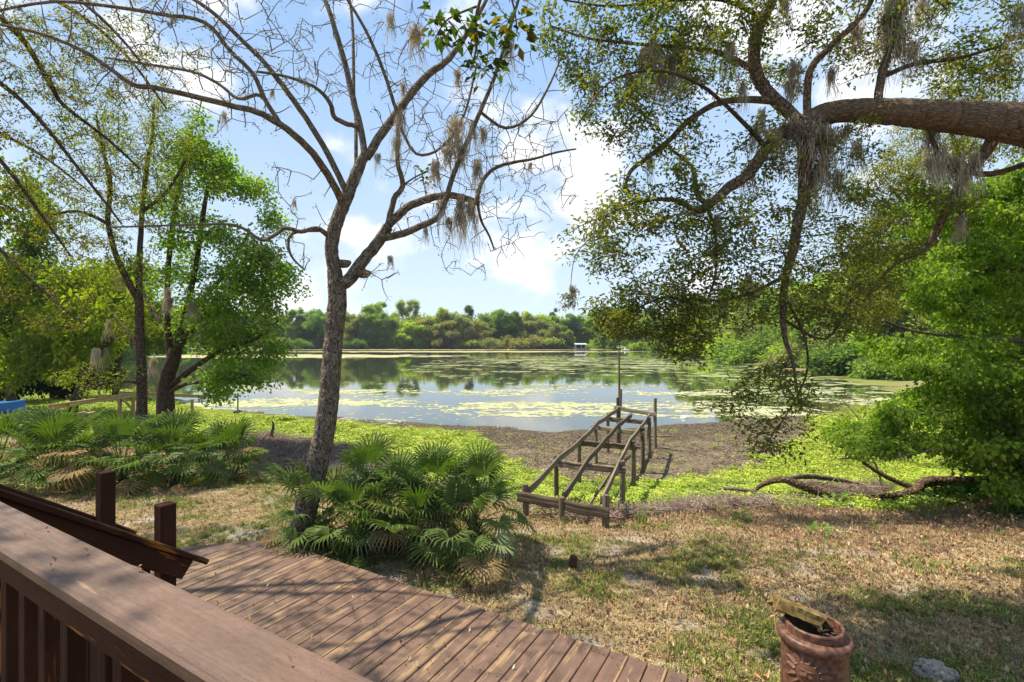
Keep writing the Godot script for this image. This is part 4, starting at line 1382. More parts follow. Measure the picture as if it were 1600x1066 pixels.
	for l in [[[-260, -120, 6.6, 9], [-100, -40, 6.8, 6], [20, 45, 7.0, 4.4], [75, 125, 7.2, 3.6], [100, 165, 7.3, 3], [165, 215, 7.6, 2.2], [220, 265, 8, 1.4]], [[-260, -90, 6.5, 8], [-120, 60, 6.6, 5], [0, 130, 6.7, 3.6], [60, 185, 6.8, 3], [120, 260, 6.9, 2.4], [190, 350, 7, 1.4]], [[-260, 0, 6.5, 8], [-100, 150, 6.6, 5], [0, 250, 6.7, 3], [60, 330, 6.8, 2.4], [110, 400, 6.9, 1.4]], [[-200, -150, 7, 6], [0, -40, 7.4, 4], [120, 20, 7.7, 3], [200, 90, 8, 2], [260, 170, 8.2, 1.2]], [[-200, 200, 6.6, 5], [-60, 330, 6.8, 3.4], [40, 430, 7, 2.4], [120, 500, 7.2, 1.4]], [[-150, -150, 6, 5], [40, -60, 5.8, 3.4], [160, 30, 5.7, 2.4], [230, 110, 5.6, 1.4]], [[-180, 120, 7.2, 4], [-40, 190, 7.6, 3], [60, 240, 7.9, 2], [140, 300, 8.1, 1.2]]]:
		var s := smooth_line(l, 0.12)
		limb_part(t, "limb", s, M.bark_dark, 7)
		g.limb(s)
	# the boughs that reach over the deck, above the view
	var high: Vector3 = gd + Vector3(0.9, 6.5, -0.6)
	for l in [[Vector3(-8, 7.6, -4.4), Vector3(-6, 8.2, -3.6), Vector3(-4.2, 8.3, -3.2)], [Vector3(-8.2, 6.6, -3.2), Vector3(-6.4, 7.0, -1.6), Vector3(-4.6, 7.2, -0.6)], [Vector3(-8.4, 7.0, -5.4), Vector3(-7, 7.8, -6.0), Vector3(-6, 8.4, -6.2)]]:
		var s := smooth_line([[high, 0.1], [l[0], 0.08], [l[1], 0.05], [l[2], 0.02]], 0.1)
		limb_part(t, "limb", s, M.bark_dark, 7)
		g.limb(s)
	grow(g, blob_targets([[Vector3(-4.6, 8.0, -3.4), Vector3(1.8, 0.8, 1.6), 70], [Vector3(-5.4, 7.2, -1.4), Vector3(1.8, 0.7, 1.6), 80], [Vector3(-6.2, 8.2, -5.4), Vector3(1.6, 0.8, 1.4), 50]]), 0.014, 3, 0.12, 2.2, 0.0, [Color(0.18, 0.2, 0.04), Color(0.14, 0.17, 0.035)], 4, 0.4)
	grow(g, blob_targets([pblob(60, 70, 7, 110, 80, 1.3, 260), pblob(180, 110, 7.8, 100, 80, 1.2, 150), pblob(60, 220, 7, 100, 80, 1.3, 130), pblob(160, 270, 7.6, 70, 70, 1.1, 70), pblob(60, 350, 6.9, 80, 70, 1.2, 90), pblob(60, 470, 7, 80, 60, 1.1, 60), pblob(-120, 100, 6.6, 160, 160, 1.6, 130), pblob(220, 40, 7.2, 80, 50, 1.2, 60)]), 0.0115, 3, 0.04, 1.0, 0.06, [Color(0.24, 0.22, 0.04), Color(0.18, 0.19, 0.035), Color(0.13, 0.15, 0.03), Color(0.28, 0.22, 0.05)], 4, 0.5)
	made(t, "twigs", g.twigs, M.twig_brown).set_meta("kind", "stuff")
	scatter(t, "buds", LEAF.bud, M.leaf, g.spots, g.tint)
	# 4: yellow-green trees on the left bank
	var lefts := [
		[[110, 640, 24], [[130, 590], [165, 540], [205, 495], [215, 440]], [[70, 450, 70, 40, 42], [110, 520, 80, 45, 50], [60, 560, 60, 40, 40], [170, 480, 50, 40, 26], [130, 440, 50, 30, 22]], [Color(0.26, 0.31, 0.04), Color(0.22, 0.28, 0.036), Color(0.31, 0.34, 0.045), Color(0.16, 0.23, 0.03)], "bright yellow-green leaning tree on the left bank above the blue boat"],
		[[15, 640, 26], [[20, 560], [10, 480], [25, 420]], [[20, 420, 60, 60, 46], [40, 350, 50, 50, 26], [-10, 500, 60, 60, 40], [10, 300, 40, 60, 20]], [Color(0.16, 0.23, 0.045), Color(0.21, 0.27, 0.05), Color(0.13, 0.19, 0.045)], "deep green tree at the left edge behind the yellow-green leaning tree"],
		[[180, 625, 33], [[185, 560], [190, 500], [180, 450]], [[170, 470, 70, 50, 70], [230, 510, 60, 40, 46], [140, 520, 60, 40, 50], [210, 440, 50, 40, 40]], [Color(0.14, 0.21, 0.04), Color(0.18, 0.25, 0.045), Color(0.2, 0.24, 0.05)], "light green bushy tree on the far side of the left cove"]]
	for q in lefts:
		var d: float = q[0][2]
		gd = at_ground((q[0][0] - 800.0) / FPX * d, d, -0.1)
		t = thing("bank_tree", q[4], "tree")
		g = Growth.new()
		var raw := [[gd, 0.22]]
		for k in q[1].size():
			raw.append([px(q[1][k][0], q[1][k][1], d), 0.17 - 0.035 * k])
		tr = smooth_line(raw, 0.1, 5)
		limb_part(t, "trunk", tr, M.bark_dark, 9)
		g.limb(tr)
		var bl := []
		for k in q[2]:
			bl.append(pblob(k[0], k[1], d + rn(-1.5, 1.5), k[2], k[3], 2.0, k[4]))
		grow(g, blob_targets(bl), 0.03, 6, 0.4, 1.0, 0.05, q[3], 4, 0.3)
		made(t, "twigs", g.twigs, M.twig_brown).set_meta("kind", "stuff")
		scatter(t, "foliage", LEAF.mid, M.leaf, g.spots, g.tint)
		hang_moss(t, px(q[1][1][0], q[1][1][1] + 4, d - 0.1), 2, 1.0)
	# 5: dark undergrowth behind the boat
	for q in [[20, 585, 29, 50, 32, "low dark shrub behind the blue boat at the left edge"], [95, 590, 31, 36, 24, "low dark shrub right of the one behind the blue boat"], [150, 585, 40, 40, 18, "dark green shrub across the left cove"]]:
		t = thing("shrub", q[5], "shrub")
		g = Growth.new()
		gd = at_ground((q[0] - 800.0) / FPX * q[2], q[2], -0.1)
		tr = [PackedVector3Array([gd, gd + Vector3(0.1, 0.6, 0)]), PackedFloat32Array([0.1, 0.06])]
		limb_part(t, "stem", tr, M.bark_dark, 6)
		g.limb(tr)
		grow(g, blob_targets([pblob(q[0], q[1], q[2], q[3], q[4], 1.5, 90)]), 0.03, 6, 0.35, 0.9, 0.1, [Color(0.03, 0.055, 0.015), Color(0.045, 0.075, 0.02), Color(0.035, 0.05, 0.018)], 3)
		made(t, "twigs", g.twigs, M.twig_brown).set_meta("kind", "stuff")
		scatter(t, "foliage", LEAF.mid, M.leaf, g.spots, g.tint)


func build_right_trees() -> void:
	# bright green maple whose tiers of leaves fill the right edge
	var t := thing("elm_tree", "bright green tree with tiers of leaves filling the right edge below the oak bough", "tree")
	var g := Growth.new()
	var gd := at_ground(13.2, 9.4, -0.1)
	var tr := smooth_line([[gd, 0.3], [gd + Vector3(0, 1.5, 0.1), 0.25], [gd + Vector3(-0.2, 3.5, 0), 0.21], [gd + Vector3(-0.1, 6, -0.1), 0.15], [gd + Vector3(-0.5, 8.5, 0), 0.07]], 0.06, 5)
	limb_part(t, "trunk", tr, M.bark_grey, 12)
	g.limb(tr)
	for l in [[[1820, 690, 9.4, 8], [1700, 650, 9.3, 6], [1560, 640, 9.1, 4.4], [1450, 645, 8.9, 3], [1370, 660, 8.7, 1.8]], [[1815, 560, 9.4, 7], [1700, 540, 9.5, 5], [1560, 530, 9.6, 3.6], [1440, 520, 9.6, 2.4], [1380, 500, 9.6, 1.4]], [[1815, 470, 9.4, 7], [1700, 430, 9.3, 5], [1580, 420, 9.1, 3.6], [1470, 430, 9, 2]], [[1810, 380, 9.4, 6], [1680, 330, 9.4, 4.4], [1560, 310, 9.4, 3], [1470, 300, 9.4, 1.6]], [[1825, 760, 9.4, 6], [1700, 730, 8.8, 4], [1600, 720, 8.4, 3], [1500, 700, 8.1, 2], [1400, 715, 7.9, 1.2]]]:
		var s := smooth_line(l, 0.12)
		limb_part(t, "limb", s, M.bark_grey, 8)
		g.limb(s)
	var leafy := sprays([[1500, 270], [1620, 240], [1720, 300], [1720, 800], [1640, 830], [1580, 790], [1550, 725], [1440, 695], [1370, 690], [1310, 670], [1340, 630], [1400, 600], [1345, 560], [1350, 500], [1400, 470], [1375, 420], [1440, 380], [1450, 310]], 110, 8.2, 10.6, Vector2(26, 62), 0.30, 16)
	leafy.append_array(sprays([[1400, 300], [1720, 280], [1720, 790], [1480, 720], [1400, 600], [1430, 480]], 60, 10.4, 12.6, Vector2(30, 60), 0.4, 16))
	leafy.append_array(sprays([[1440, 590], [1720, 540], [1720, 840], [1600, 820], [1560, 735], [1480, 690]], 56, 7.9, 9.6, Vector2(28, 60), 0.32, 15))
	blob_targets([pblob(1350, 690, 8.4, 50, 12, 0.4, 24), pblob(1400, 535, 9.4, 50, 16, 0.5, 26)], leafy)
	grow(g, leafy, 0.011, 6, 0.15, 1.0, 0.03, [Color(0.21, 0.33, 0.045), Color(0.26, 0.38, 0.052), Color(0.14, 0.24, 0.04), Color(0.32, 0.42, 0.07)], 4, 0.3)
	made(t, "twigs", g.twigs, M.twig_brown).set_meta("kind", "stuff")
	scatter(t, "foliage", LEAF.maple, M.leaf, g.spots, g.tint)
	# olive oak farther back
	t = thing("olive_oak", "olive and ochre leaved oak behind the bright green tree on the right", "tree")
	g = Growth.new()
	gd = at_ground(13.6, 15.0, -0.1)
	tr = smooth_line([[gd, 0.3], [gd + Vector3(0, 2, 0.1), 0.25], [gd + Vector3(0.1, 4.5, 0), 0.2], [gd + Vector3(0, 7, -0.1), 0.14]], 0.06, 5)
	limb_part(t, "trunk", tr, M.bark_grey, 10)
	g.limb(tr)
	for l in [[[1495, 420, 15, 5], [1440, 350, 14.8, 3.6], [1390, 290, 14.6, 2]], [[1490, 360, 15, 5], [1500, 260, 15.2, 3.6], [1480, 190, 15.3, 2]], [[1495, 480, 15, 4], [1430, 460, 14.6, 3], [1360, 440, 14.3, 1.6]]]:
		var s := smooth_line(l, 0.12)
		limb_part(t, "limb", s, M.bark_grey, 8)
		g.limb(s)
	grow(g, blob_targets([pblob(1400, 280, 14.6, 60, 50, 1.5, 90), pblob(1470, 220, 15.2, 80, 60, 1.6, 120), pblob(1360, 380, 14.6, 50, 50, 1.3, 90), pblob(1440, 340, 14.6, 70, 50, 1.4, 100), pblob(1350, 470, 14.4, 50, 40, 1.2, 70), pblob(1570, 200, 15.5, 80, 60, 1.6, 100), pblob(1540, 120, 15.5, 80, 50, 1.5, 70), pblob(1400, 400, 14.8, 60, 60, 1.4, 80)]), 0.02, 6, 0.28, 0.9, 0.03, [Color(0.24, 0.24, 0.07), Color(0.29, 0.26, 0.08), Color(0.19, 0.21, 0.055), Color(0.33, 0.28, 0.09)], 4, 0.25)
	made(t, "twigs", g.twigs, M.twig_brown).set_meta("kind", "stuff")
	scatter(t, "foliage", LEAF.bud_big, M.leaf, g.spots, g.tint)
	# the oak sapling spray on the bank, pale olive, in front of the mud
	for q in [[1350, 700, 11.5, 60, 50, "thin olive shrub with pale dry leaves at the right end of the mud"], [1330, 640, 16, 50, 36, "loose olive shrub behind the thin one at the right end of the mud"]]:
		t = thing("shrub", q[5], "shrub")
		g = Growth.new()
		gd = at_ground((q[0] + 30 - 800.0) / FPX * q[2], q[2], -0.05)
		tr = smooth_line([[gd, 0.03], [px(q[0] + 20, q[1] + 30, q[2]), 0.022], [px(q[0], q[1], q[2]), 0.014], [px(q[0] - 30, q[1] - 30, q[2]), 0.006]])
		limb_part(t, "stem", tr, M.twig_pale, 6)
		g.limb(tr)
		grow(g, blob_targets([pblob(q[0], q[1], q[2], q[3], q[4], 0.9, 80)]), 0.007, 4, 0.07, 0.9, 0.05, [Color(0.16, 0.15, 0.05), Color(0.20, 0.16, 0.07), Color(0.11, 0.13, 0.03)], 3, 0.4)
		made(t, "twigs", g.twigs, M.twig_pale).set_meta("kind", "stuff")
		scatter(t, "foliage", LEAF.bud, M.leaf, g.spots, g.tint)
	# the leafy dark bushes under the bright green tree
	for q in [[1590, 830, 7.9, 50, 40, "deep green bush at the right edge beyond the leaf litter"], [1500, 780, 9.6, 60, 26, "low green bush behind the fallen log on the right"]]:
		t = thing("shrub", q[5], "shrub")
		g = Growth.new()
		gd = at_ground((q[0] - 800.0) / FPX * q[2], q[2], -0.05)
		tr = [PackedVector3Array([gd, gd + Vector3(0.05, 0.25, 0)]), PackedFloat32Array([0.03, 0.02])]
		limb_part(t, "stem", tr, M.bark_dark, 6)
		g.limb(tr)
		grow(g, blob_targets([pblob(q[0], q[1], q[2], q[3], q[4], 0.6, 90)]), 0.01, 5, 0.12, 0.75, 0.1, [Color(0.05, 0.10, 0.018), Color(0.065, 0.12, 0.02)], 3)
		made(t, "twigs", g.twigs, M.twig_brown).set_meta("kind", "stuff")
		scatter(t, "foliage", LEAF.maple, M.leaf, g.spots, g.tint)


# a far tree in its own coordinates, base at the origin, about 18 m tall unless squat
func far_model(kind: String, sd: int) -> Node3D:
	rng.seed = sd
	var t := Node3D.new()
	var g := Growth.new()
	var ht := 18.0
	var blobs := []
	var trunk := []
	var lf: ArrayMesh = LEAF.far
	var n := 6
	if kind == "round":
		trunk = [[Vector3(0, -0.5, 0), 0.35], [Vector3(0.2, 5, 0), 0.28], [Vector3(-0.2, 10, 0.2), 0.2], [Vector3(0, 15, 0), 0.08]]
		for i in 26:
			var a := rn(0, TAU)
			var y := rn(2.0, 16.5)
			var r := 6.2 * sqrt(maxf(0.05, 1.0 - pow((y - 9.5) / 8.0, 2.0)))
			r *= rn(0.5, 1.2)
			blobs.append([Vector3(cos(a) * r * 0.75, y + rn(-1, 1.6), sin(a) * r * 0.75), Vector3(1.6, 1.2, 1.6) * rn(0.8, 1.3), 9])
		blobs.append([Vector3(0, 9, 0), Vector3(3, 6, 3), 40])
	elif kind == "tall":
		trunk = [[Vector3(0, -0.5, 0), 0.3], [Vector3(0.2, 6, 0), 0.24], [Vector3(0, 12, 0.2), 0.16], [Vector3(0.1, 18, 0), 0.05]]
		for i in 24:
			var a := rn(0, TAU)
			var y := rn(1.6, 18.0)
			var r := 4.0 * sqrt(maxf(0.05, 1.0 - pow((y - 9.5) / 9.5, 2.0)))
			r *= rn(0.5, 1.25)
			blobs.append([Vector3(cos(a) * r * 0.7, y, sin(a) * r * 0.7), Vector3(1.3, 1.3, 1.3) * rn(0.7, 1.2), 10])
		lf = LEAF.far_fine
		n = 8
	elif kind == "airy":
		trunk = [[Vector3(0, -0.5, 0), 0.35], [Vector3(0.3, 7, 0), 0.26], [Vector3(-0.3, 13, 0.2), 0.16], [Vector3(0.2, 19, 0), 0.05]]
		for i in 16:
			var a := rn(0, TAU)
			var y := rn(8.0, 19.5)
			var r := rn(1.0, 4.5) * (1.0 - 0.4 * (y - 8.0) / 12.0)
			blobs.append([Vector3(cos(a) * r, y, sin(a) * r), Vector3(1.2, 1.4, 1.2) * rn(0.6, 1.2), 9])
		lf = LEAF.far_fine
		n = 7
	elif kind == "oak":
		trunk = [[Vector3(0, -0.5, 0), 0.55], [Vector3(0.3, 2.5, 0), 0.45], [Vector3(0.0, 5.5, 0.2), 0.3], [Vector3(0.3, 9, 0), 0.1]]
		for i in 26:
			var a := rn(0, TAU)
			var y := rn(1.2, 11.5)
			var r := 7.2 * sqrt(maxf(0.08, 1.0 - pow((y - 4.0) / 8.2, 2.0)))
			r *= rn(0.5, 1.2)
			blobs.append([Vector3(cos(a) * r * 0.8, y + rn(-0.8, 1.2), sin(a) * r * 0.8), Vector3(1.7, 1.1, 1.7) * rn(0.8, 1.25), 11])
		lf = LEAF.far_fine
		n = 9
	elif kind == "pine":
		trunk = [[Vector3(0, -0.5, 0), 0.32], [Vector3(0.2, 8, 0), 0.25], [Vector3(-0.2, 15, 0.2), 0.18], [Vector3(0, 21, 0), 0.06]]
		for i in 12:
			var a := rn(0, TAU)
			var y := rn(13.0, 21.5)
			var r := rn(0.6, 3.6) * (1.0 - 0.7 * (y - 13.0) / 9.0)
			blobs.append([Vector3(cos(a) * r, y, sin(a) * r), Vector3(1.3, 0.7, 1.3) * rn(0.7, 1.2), 10])
		lf = LEAF.needle
		n = 7
	else:
		trunk = [[Vector3(0, -0.3, 0), 0.15], [Vector3(0.1, 1.5, 0), 0.1], [Vector3(0, 3, 0), 0.05]]
		for i in 9:
			var a := rn(0, TAU)
			var r := rn(0.5, 2.8)
			blobs.append([Vector3(cos(a) * r, rn(0.6, 3.4) * (1.0 - r * 0.13), sin(a) * r), Vector3(1.1, 0.8, 1.1), 14])
		lf = LEAF.far_fine
		n = 7
	var tr := smooth_line(trunk, 0.2)
	limb_part(t, "trunk", tr, M.bark_grey, 6, 0.0)
	g.limb(tr)
	grow(g, blob_targets(blobs), 0.05, n, 0.6, 1.0, 0.0, [Color(1.05, 1.05, 1.0), Color(0.70, 0.76, 0.68), Color(1.3, 1.25, 1.05), Color(0.55, 0.6, 0.55)], 3, 0.3, 30.0)
	made(t, "limbs", g.twigs, M.twig_brown).set_meta("kind", "stuff")
	scatter(t, "crown", lf, M.leaf_far, g.spots, g.tint)
	return t


func build_far_shore() -> void:
	var keep := rng.seed
	var models := {}
	for k in ["round", "tall", "airy", "oak", "pine", "bush"]:
		models[k] = [far_model(k, 3000 + models.size() * 7), far_model(k, 4000 + models.size() * 7), far_model(k, 5000 + models.size() * 7)]
	var hues := {
		"lime": [Color(0.44, 0.54, 0.12), "bright lime green"], "green": [Color(0.31, 0.41, 0.14), "mid green"], "deep": [Color(0.22, 0.315, 0.12), "deep green"],
		"olive": [Color(0.39, 0.41, 0.18), "olive green"], "grey": [Color(0.38, 0.37, 0.23), "grey-green moss-hung"], "rust": [Color(0.42, 0.36, 0.21), "brownish"], "yellow": [Color(0.47, 0.49, 0.17), "yellow-green"], "pine": [Color(0.20, 0.25, 0.14), "dark"]}
	var mats := {}
	for h in hues:
		mats[h] = leaf_mat("far_" + h, hues[h][0], Color(1.05, 1.14, 0.6), 0.8)
	var names := {"round": ["rounded_tree", "rounded tree", "tree"], "tall": ["tall_tree", "tall upright tree", "tree"], "airy": ["airy_tree", "tall open-crowned tree", "tree"], "oak": ["spreading_oak", "low spreading oak", "tree"], "pine": ["pine_tree", "pine with a bare trunk", "tree"], "bush": ["shore_bush", "round bush", "bush"]}
	# photo x of the foot, distance, photo y of the top, model, hue, width factor
	var row := [
		[386, 246, 486, "round", "green", 1.2], [402, 250, 482, "airy", "yellow", 1.0], [425, 240, 492, "oak", "grey", 1.1], [442, 238, 484, "tall", "green", 1.0], [462, 236, 484, "tall", "green", 1.2], [482, 242, 480, "round", "green", 1.0], [498, 236, 488, "oak", "deep", 1.0], [512, 244, 482, "round", "deep", 1.0], [540, 242, 486, "round", "olive", 1.0],
		[562, 238, 492, "oak", "grey", 0.9], [580, 239, 478, "tall", "green", 1.3], [604, 237, 480, "tall", "green", 1.2], [592, 255, 474, "round", "green", 1.1], [628, 262, 468, "airy", "yellow", 1.0], [648, 262, 470, "airy", "yellow", 1.1], [640, 235, 503, "round", "lime", 1.5], [612, 240, 496, "oak", "grey", 0.6], [668, 242, 496, "oak", "rust", 1.0], [690, 240, 479, "round", "olive", 1.1], [702, 236, 500, "oak", "rust", 1.0], [730, 252, 478, "pine", "pine", 1.1], [722, 240, 494, "oak", "grey", 1.0], [752, 238, 502, "oak", "rust", 1.0], [770, 246, 485, "round", "green", 1.1], [790, 240, 486, "round", "deep", 1.1], [806, 242, 487, "tall", "deep", 1.3], [822, 246, 485, "round", "yellow", 1.0], [836, 238, 500, "oak", "grey", 1.1], [846, 250, 490, "round", "lime", 1.0], [858, 236, 506, "oak", "grey", 1.0], [866, 256, 482, "pine", "pine", 1.0], [872, 246, 494, "round", "green", 1.0], [895, 250, 492, "round", "deep", 1.2], [884, 236, 516, "oak", "olive", 0.9], [918, 252, 500, "round", "lime", 1.0],
		[735, 233, 526, "bush", "olive", 1.3], [770, 233, 524, "bush", "grey", 1.2], [818, 233, 520, "bush", "rust", 1.3], [850, 232, 524, "bush", "olive", 1.3], [560, 233, 528, "bush", "deep", 1.2], [480, 233, 526, "bush", "deep", 1.3], [440, 233, 525, "bush", "grey", 1.4], [655, 232, 529, "bush", "deep", 1.0], [930, 234, 530, "bush", "lime", 1.6],
		[932, 330, 486, "round", "deep", 1.2], [950, 350, 480, "round", "deep", 1.3], [972, 360, 479, "round", "deep", 1.3], [995, 350, 482, "round", "green", 1.3], [1015, 340, 484, "round", "deep", 1.2],
		[940, 228, 506, "round", "green", 1.0], [962, 222, 498, "round", "lime", 1.1], [985, 215, 500, "round", "green", 1.1], [1010, 205, 490, "tall", "green", 1.2], [1030, 195, 496, "round", "deep", 1.1], [1055, 180, 488, "round", "green", 1.1], [1078, 160, 470, "round", "yellow", 1.0], [1010, 208, 528, "bush", "lime", 1.5], [1050, 178, 527, "bush", "green", 1.5],
		[1100, 140, 462, "airy", "yellow", 1.1], [1112, 128, 480, "round", "green", 1.0], [1135, 118, 450, "tall", "green", 1.2], [1108, 118, 524, "bush", "lime", 1.6], [1145, 102, 522, "bush", "lime", 1.5], [1165, 105, 440, "pine", "pine", 1.0], [1185, 95, 440, "round", "olive", 1.0], [1210, 90, 420, "tall", "green", 1.2], [1190, 86, 520, "bush", "green", 1.4], [1225, 80, 526, "bush", "lime", 1.3], [1245, 82, 440, "round", "deep", 1.0], [1275, 74, 430, "round", "yellow", 1.0], [1265, 68, 530, "bush", "grey", 1.4], [1305, 66, 420, "round", "green", 1.0], [1310, 58, 540, "bush", "olive", 1.2], [1345, 60, 400, "airy", "yellow", 1.2], [1350, 54, 530, "bush", "deep", 1.3], [1385, 54, 390, "round", "green", 1.0], [1430, 52, 380, "round", "olive", 1.0], [1480, 50, 370, "round", "green", 1.0], [1540, 50, 360, "round", "yellow", 1.0], [1600, 50, 360, "round", "green", 1.0], [1400, 48, 545, "bush", "green", 1.2],
		[360, 240, 488, "round", "green", 1.1], [335, 230, 486, "round", "olive", 1.1], [310, 215, 482, "tall", "green", 1.2], [285, 195, 478, "round", "green", 1.1], [255, 170, 474, "round", "yellow", 1.0], [225, 150, 468, "round", "deep", 1.0], [195, 130, 462, "round", "green", 1.0], [160, 112, 456, "oak", "grey", 1.2], [130, 100, 440, "round", "green", 1.1], [95, 90, 430, "tall", "deep", 1.2], [60, 82, 420, "round", "yellow", 1.0], [20, 74, 400, "round", "green", 1.1], [-25, 66, 390, "round", "deep", 1.0], [240, 150, 528, "bush", "deep", 1.5], [180, 110, 530, "bush", "green", 1.5], [110, 84, 536, "bush", "lime", 1.4], [-80, 60, 380, "round", "green", 1.0], [1660, 48, 350, "round", "deep", 1.0]]
	var heights := {"round": 17.5, "tall": 19.0, "airy": 20.0, "oak": 12.5, "pine": 22.0, "bush": 4.0}
	var seen := {}
	var ordinal := ["first", "second", "third", "fourth", "fifth", "sixth", "seventh", "eighth", "ninth", "tenth", "eleventh", "twelfth", "thirteenth", "fourteenth", "fifteenth", "sixteenth"]
	row.sort_custom(func(a, b): return a[0] < b[0])
	var many := {}
	for q in row:
		var key: String = names[q[3]][1] + "/" + q[4] + "/" + shore_of(q[0])
		many[key] = many.get(key, 0) + 1
	rng.seed = 5150
	var used := {}
	for q in row:
		var d: float = q[1]
		var x: float = (q[0] - 800.0) / FPX * d
		var foot := at_ground(x, d, -0.3)
		var top: float = EYE - (q[2] - 533.0) / FPX * d
		var s: float = maxf(1.5, top - foot.y) / heights[q[3]]
		var mk: String = q[3]
		var pick: int = rng.randi() % 3
		var proto: Node3D = models[mk][pick]
		var t: Node3D
		var ukey := mk + str(pick)
		if used.has(ukey):
			t = proto.duplicate()
		else:
			t = proto
			used[ukey] = true
		t.name = numbered(names[mk][0])
		add_child(t)
		var wide: float = q[5]
		t.transform = Transform3D(Basis(Vector3.UP, rn(0, TAU)).scaled(Vector3(s * wide, s, s * wide)), foot)
		var shore := shore_of(q[0])
		var key: String = names[mk][1] + "/" + q[4] + "/" + shore
		seen[key] = seen.get(key, 0) + 1
		var label: String = hues[q[4]][1] + " " + names[mk][1] + " on the " + shore + " shore"
		if many[key] > 1:
			label += ", " + ordinal[mini(seen[key] - 1, 15)] + " such from the left"
		tag(t, label, names[mk][2], "trees along the " + shore + " shore of the lake")
		for c in t.get_children():
			if c is MultiMeshInstance3D:
				c.material_override = mats[q[4]]
	for k in models:
		for i in 3:
			if not used.has(k + str(i)):
				models[k][i].free()
	far_woods()
	rng.seed = keep


func shore_of(u: float) -> String:
	return "far" if u > 372 and u < 1090 else ("near left" if u <= 372 else "right")


func build_palmettos() -> void:
	# x, distance, stems' height, leaves, lean, label
	var spots := [
		[-2.45, 6.3, 0.20, 12, "palmetto hugging the foot of the bare tree at the deck corner"],
		[-1.9, 6.1, 0.15, 14, "palmetto with pale fans spread low over the deck edge"],
		[-1.95, 6.75, 0.42, 15, "palmetto standing right of the bare trunk, highest at the back of its clump"],
		[-1.15, 5.95, 0.12, 14, "low palmetto in the middle front of the clump beside the deck"],
		[-1.15, 6.55, 0.45, 16, "tall palmetto with dark fans in the middle of the clump"],
		[-0.6, 5.85, 0.10, 12, "smallest palmetto low at the right front of the clump"],
		[-0.45, 6.45, 0.32, 16, "palmetto at the right end of the clump, nearest the old jetty"],
		[-1.5, 6.25, 0.25, 12, "palmetto in the heart of the clump, half hidden by its neighbours' fans"],
		[-8.9, 9.4, 0.30, 16, "palmetto in front at the left, just above the handrails"],
		[-11.0, 10.4, 0.1, 14, "dark palmetto at the left edge in front of the blue boat"],
		[-9.8, 10.6, 0.25, 14, "palmetto behind the front one at the left, left of the timber frame"],
		[-7.7, 9.7, 0.42, 16, "palmetto in the middle of the left row, left of the slender tree's foot"],
		[-6.9, 9.9, 0.45, 16, "palmetto at the front of the left row below the maple's leaning trunk"],
		[-6.9, 11.2, 0.35, 14, "palmetto at the back of the left row, second from its right end"],
		[-6.15, 10.7, 0.25, 13, "rightmost palmetto of the left row, beside the dead brush"],
		[-8.4, 11.2, 0.30, 14, "palmetto at the back of the left row directly below the slender tree"]]
	var mats := ["palm", "palm", "palm_blue", "palm", "palm_light", "palm_blue", "palm_yellow"]
	for i in spots.size():
		var q = spots[i]
		var at := at_ground(q[0], q[1], -0.02)
		var left: bool = i >= 8
		var t := thing("palmetto", q[4], "palmetto", "palmettos in the row on the left" if left else "palmettos in the clump beside the deck", at)
		t.rotation.y = rn(0, TAU)
		var sm := MeshMaker.new()
		var lean := Vector3(rn(-0.3, 0.3), 0, rn(-0.3, 0.3))
		var rise: float = q[2] * (0.5 if left else 0.75)
		var top: Vector3 = Vector3(0, rise, 0) + lean * rise
		sm.tube(PackedVector3Array([Vector3(0, -0.05, 0), top * 0.5 + Vector3(0.02, 0, 0), top, top + Vector3(0, 0.12, 0)]), PackedFloat32Array([0.075, 0.06, 0.065, 0.03]), 9, true, 0.25, i)
		for k in 16:
			var a := k * 2.4
			var y := rn(0.1, 1.0)
			var o := top * y
			sm.tube(PackedVector3Array([o, o + Vector3(cos(a), 0.9, sin(a)) * 0.06, o + Vector3(cos(a) * 1.2, 1.3, sin(a) * 1.2) * 0.1]), PackedFloat32Array([0.02, 0.016, 0.005]), 4, false)
		made(t, "stem", sm, M.bark_dark)
		var many: int = q[3] + (10 if left else 4)
		for k in many:
			var young: float = k / float(many - 1)
			var tilt := lerpf(1.15 if left else 1.25, 0.10, pow(young, 0.8 if left else 0.75)) + rn(-0.12, 0.12)
			var turn: float = k * 2.399 + rn(-0.25, 0.25)
			var fans: Array = LEAF.fan
			var pick: int = 2 if young > 0.75 else ([0, 1, 0, 1, 2, 3, 4][rng.randi() % 7] if young > 0.2 else [3, 4, 5][rng.randi() % 3])
			var mat: String = mats[rng.randi() % (4 if left else mats.size())]
			if pick == 5 and rng.randf() < 0.8 or pick == 4 and rng.randf() < 0.3 or young < 0.12 and rng.randf() < 0.6:
				mat = "palm_dead"
			var s := rn(0.82, 1.1) * (0.77 if not left else 1.0)
			var b := Basis(Vector3.UP, turn) * Basis(Vector3.RIGHT, tilt)
			add(t, "frond", fans[pick], M[mat], Transform3D(b.scaled(Vector3(s, s, s)), top + Vector3(0, 0.04, 0)))


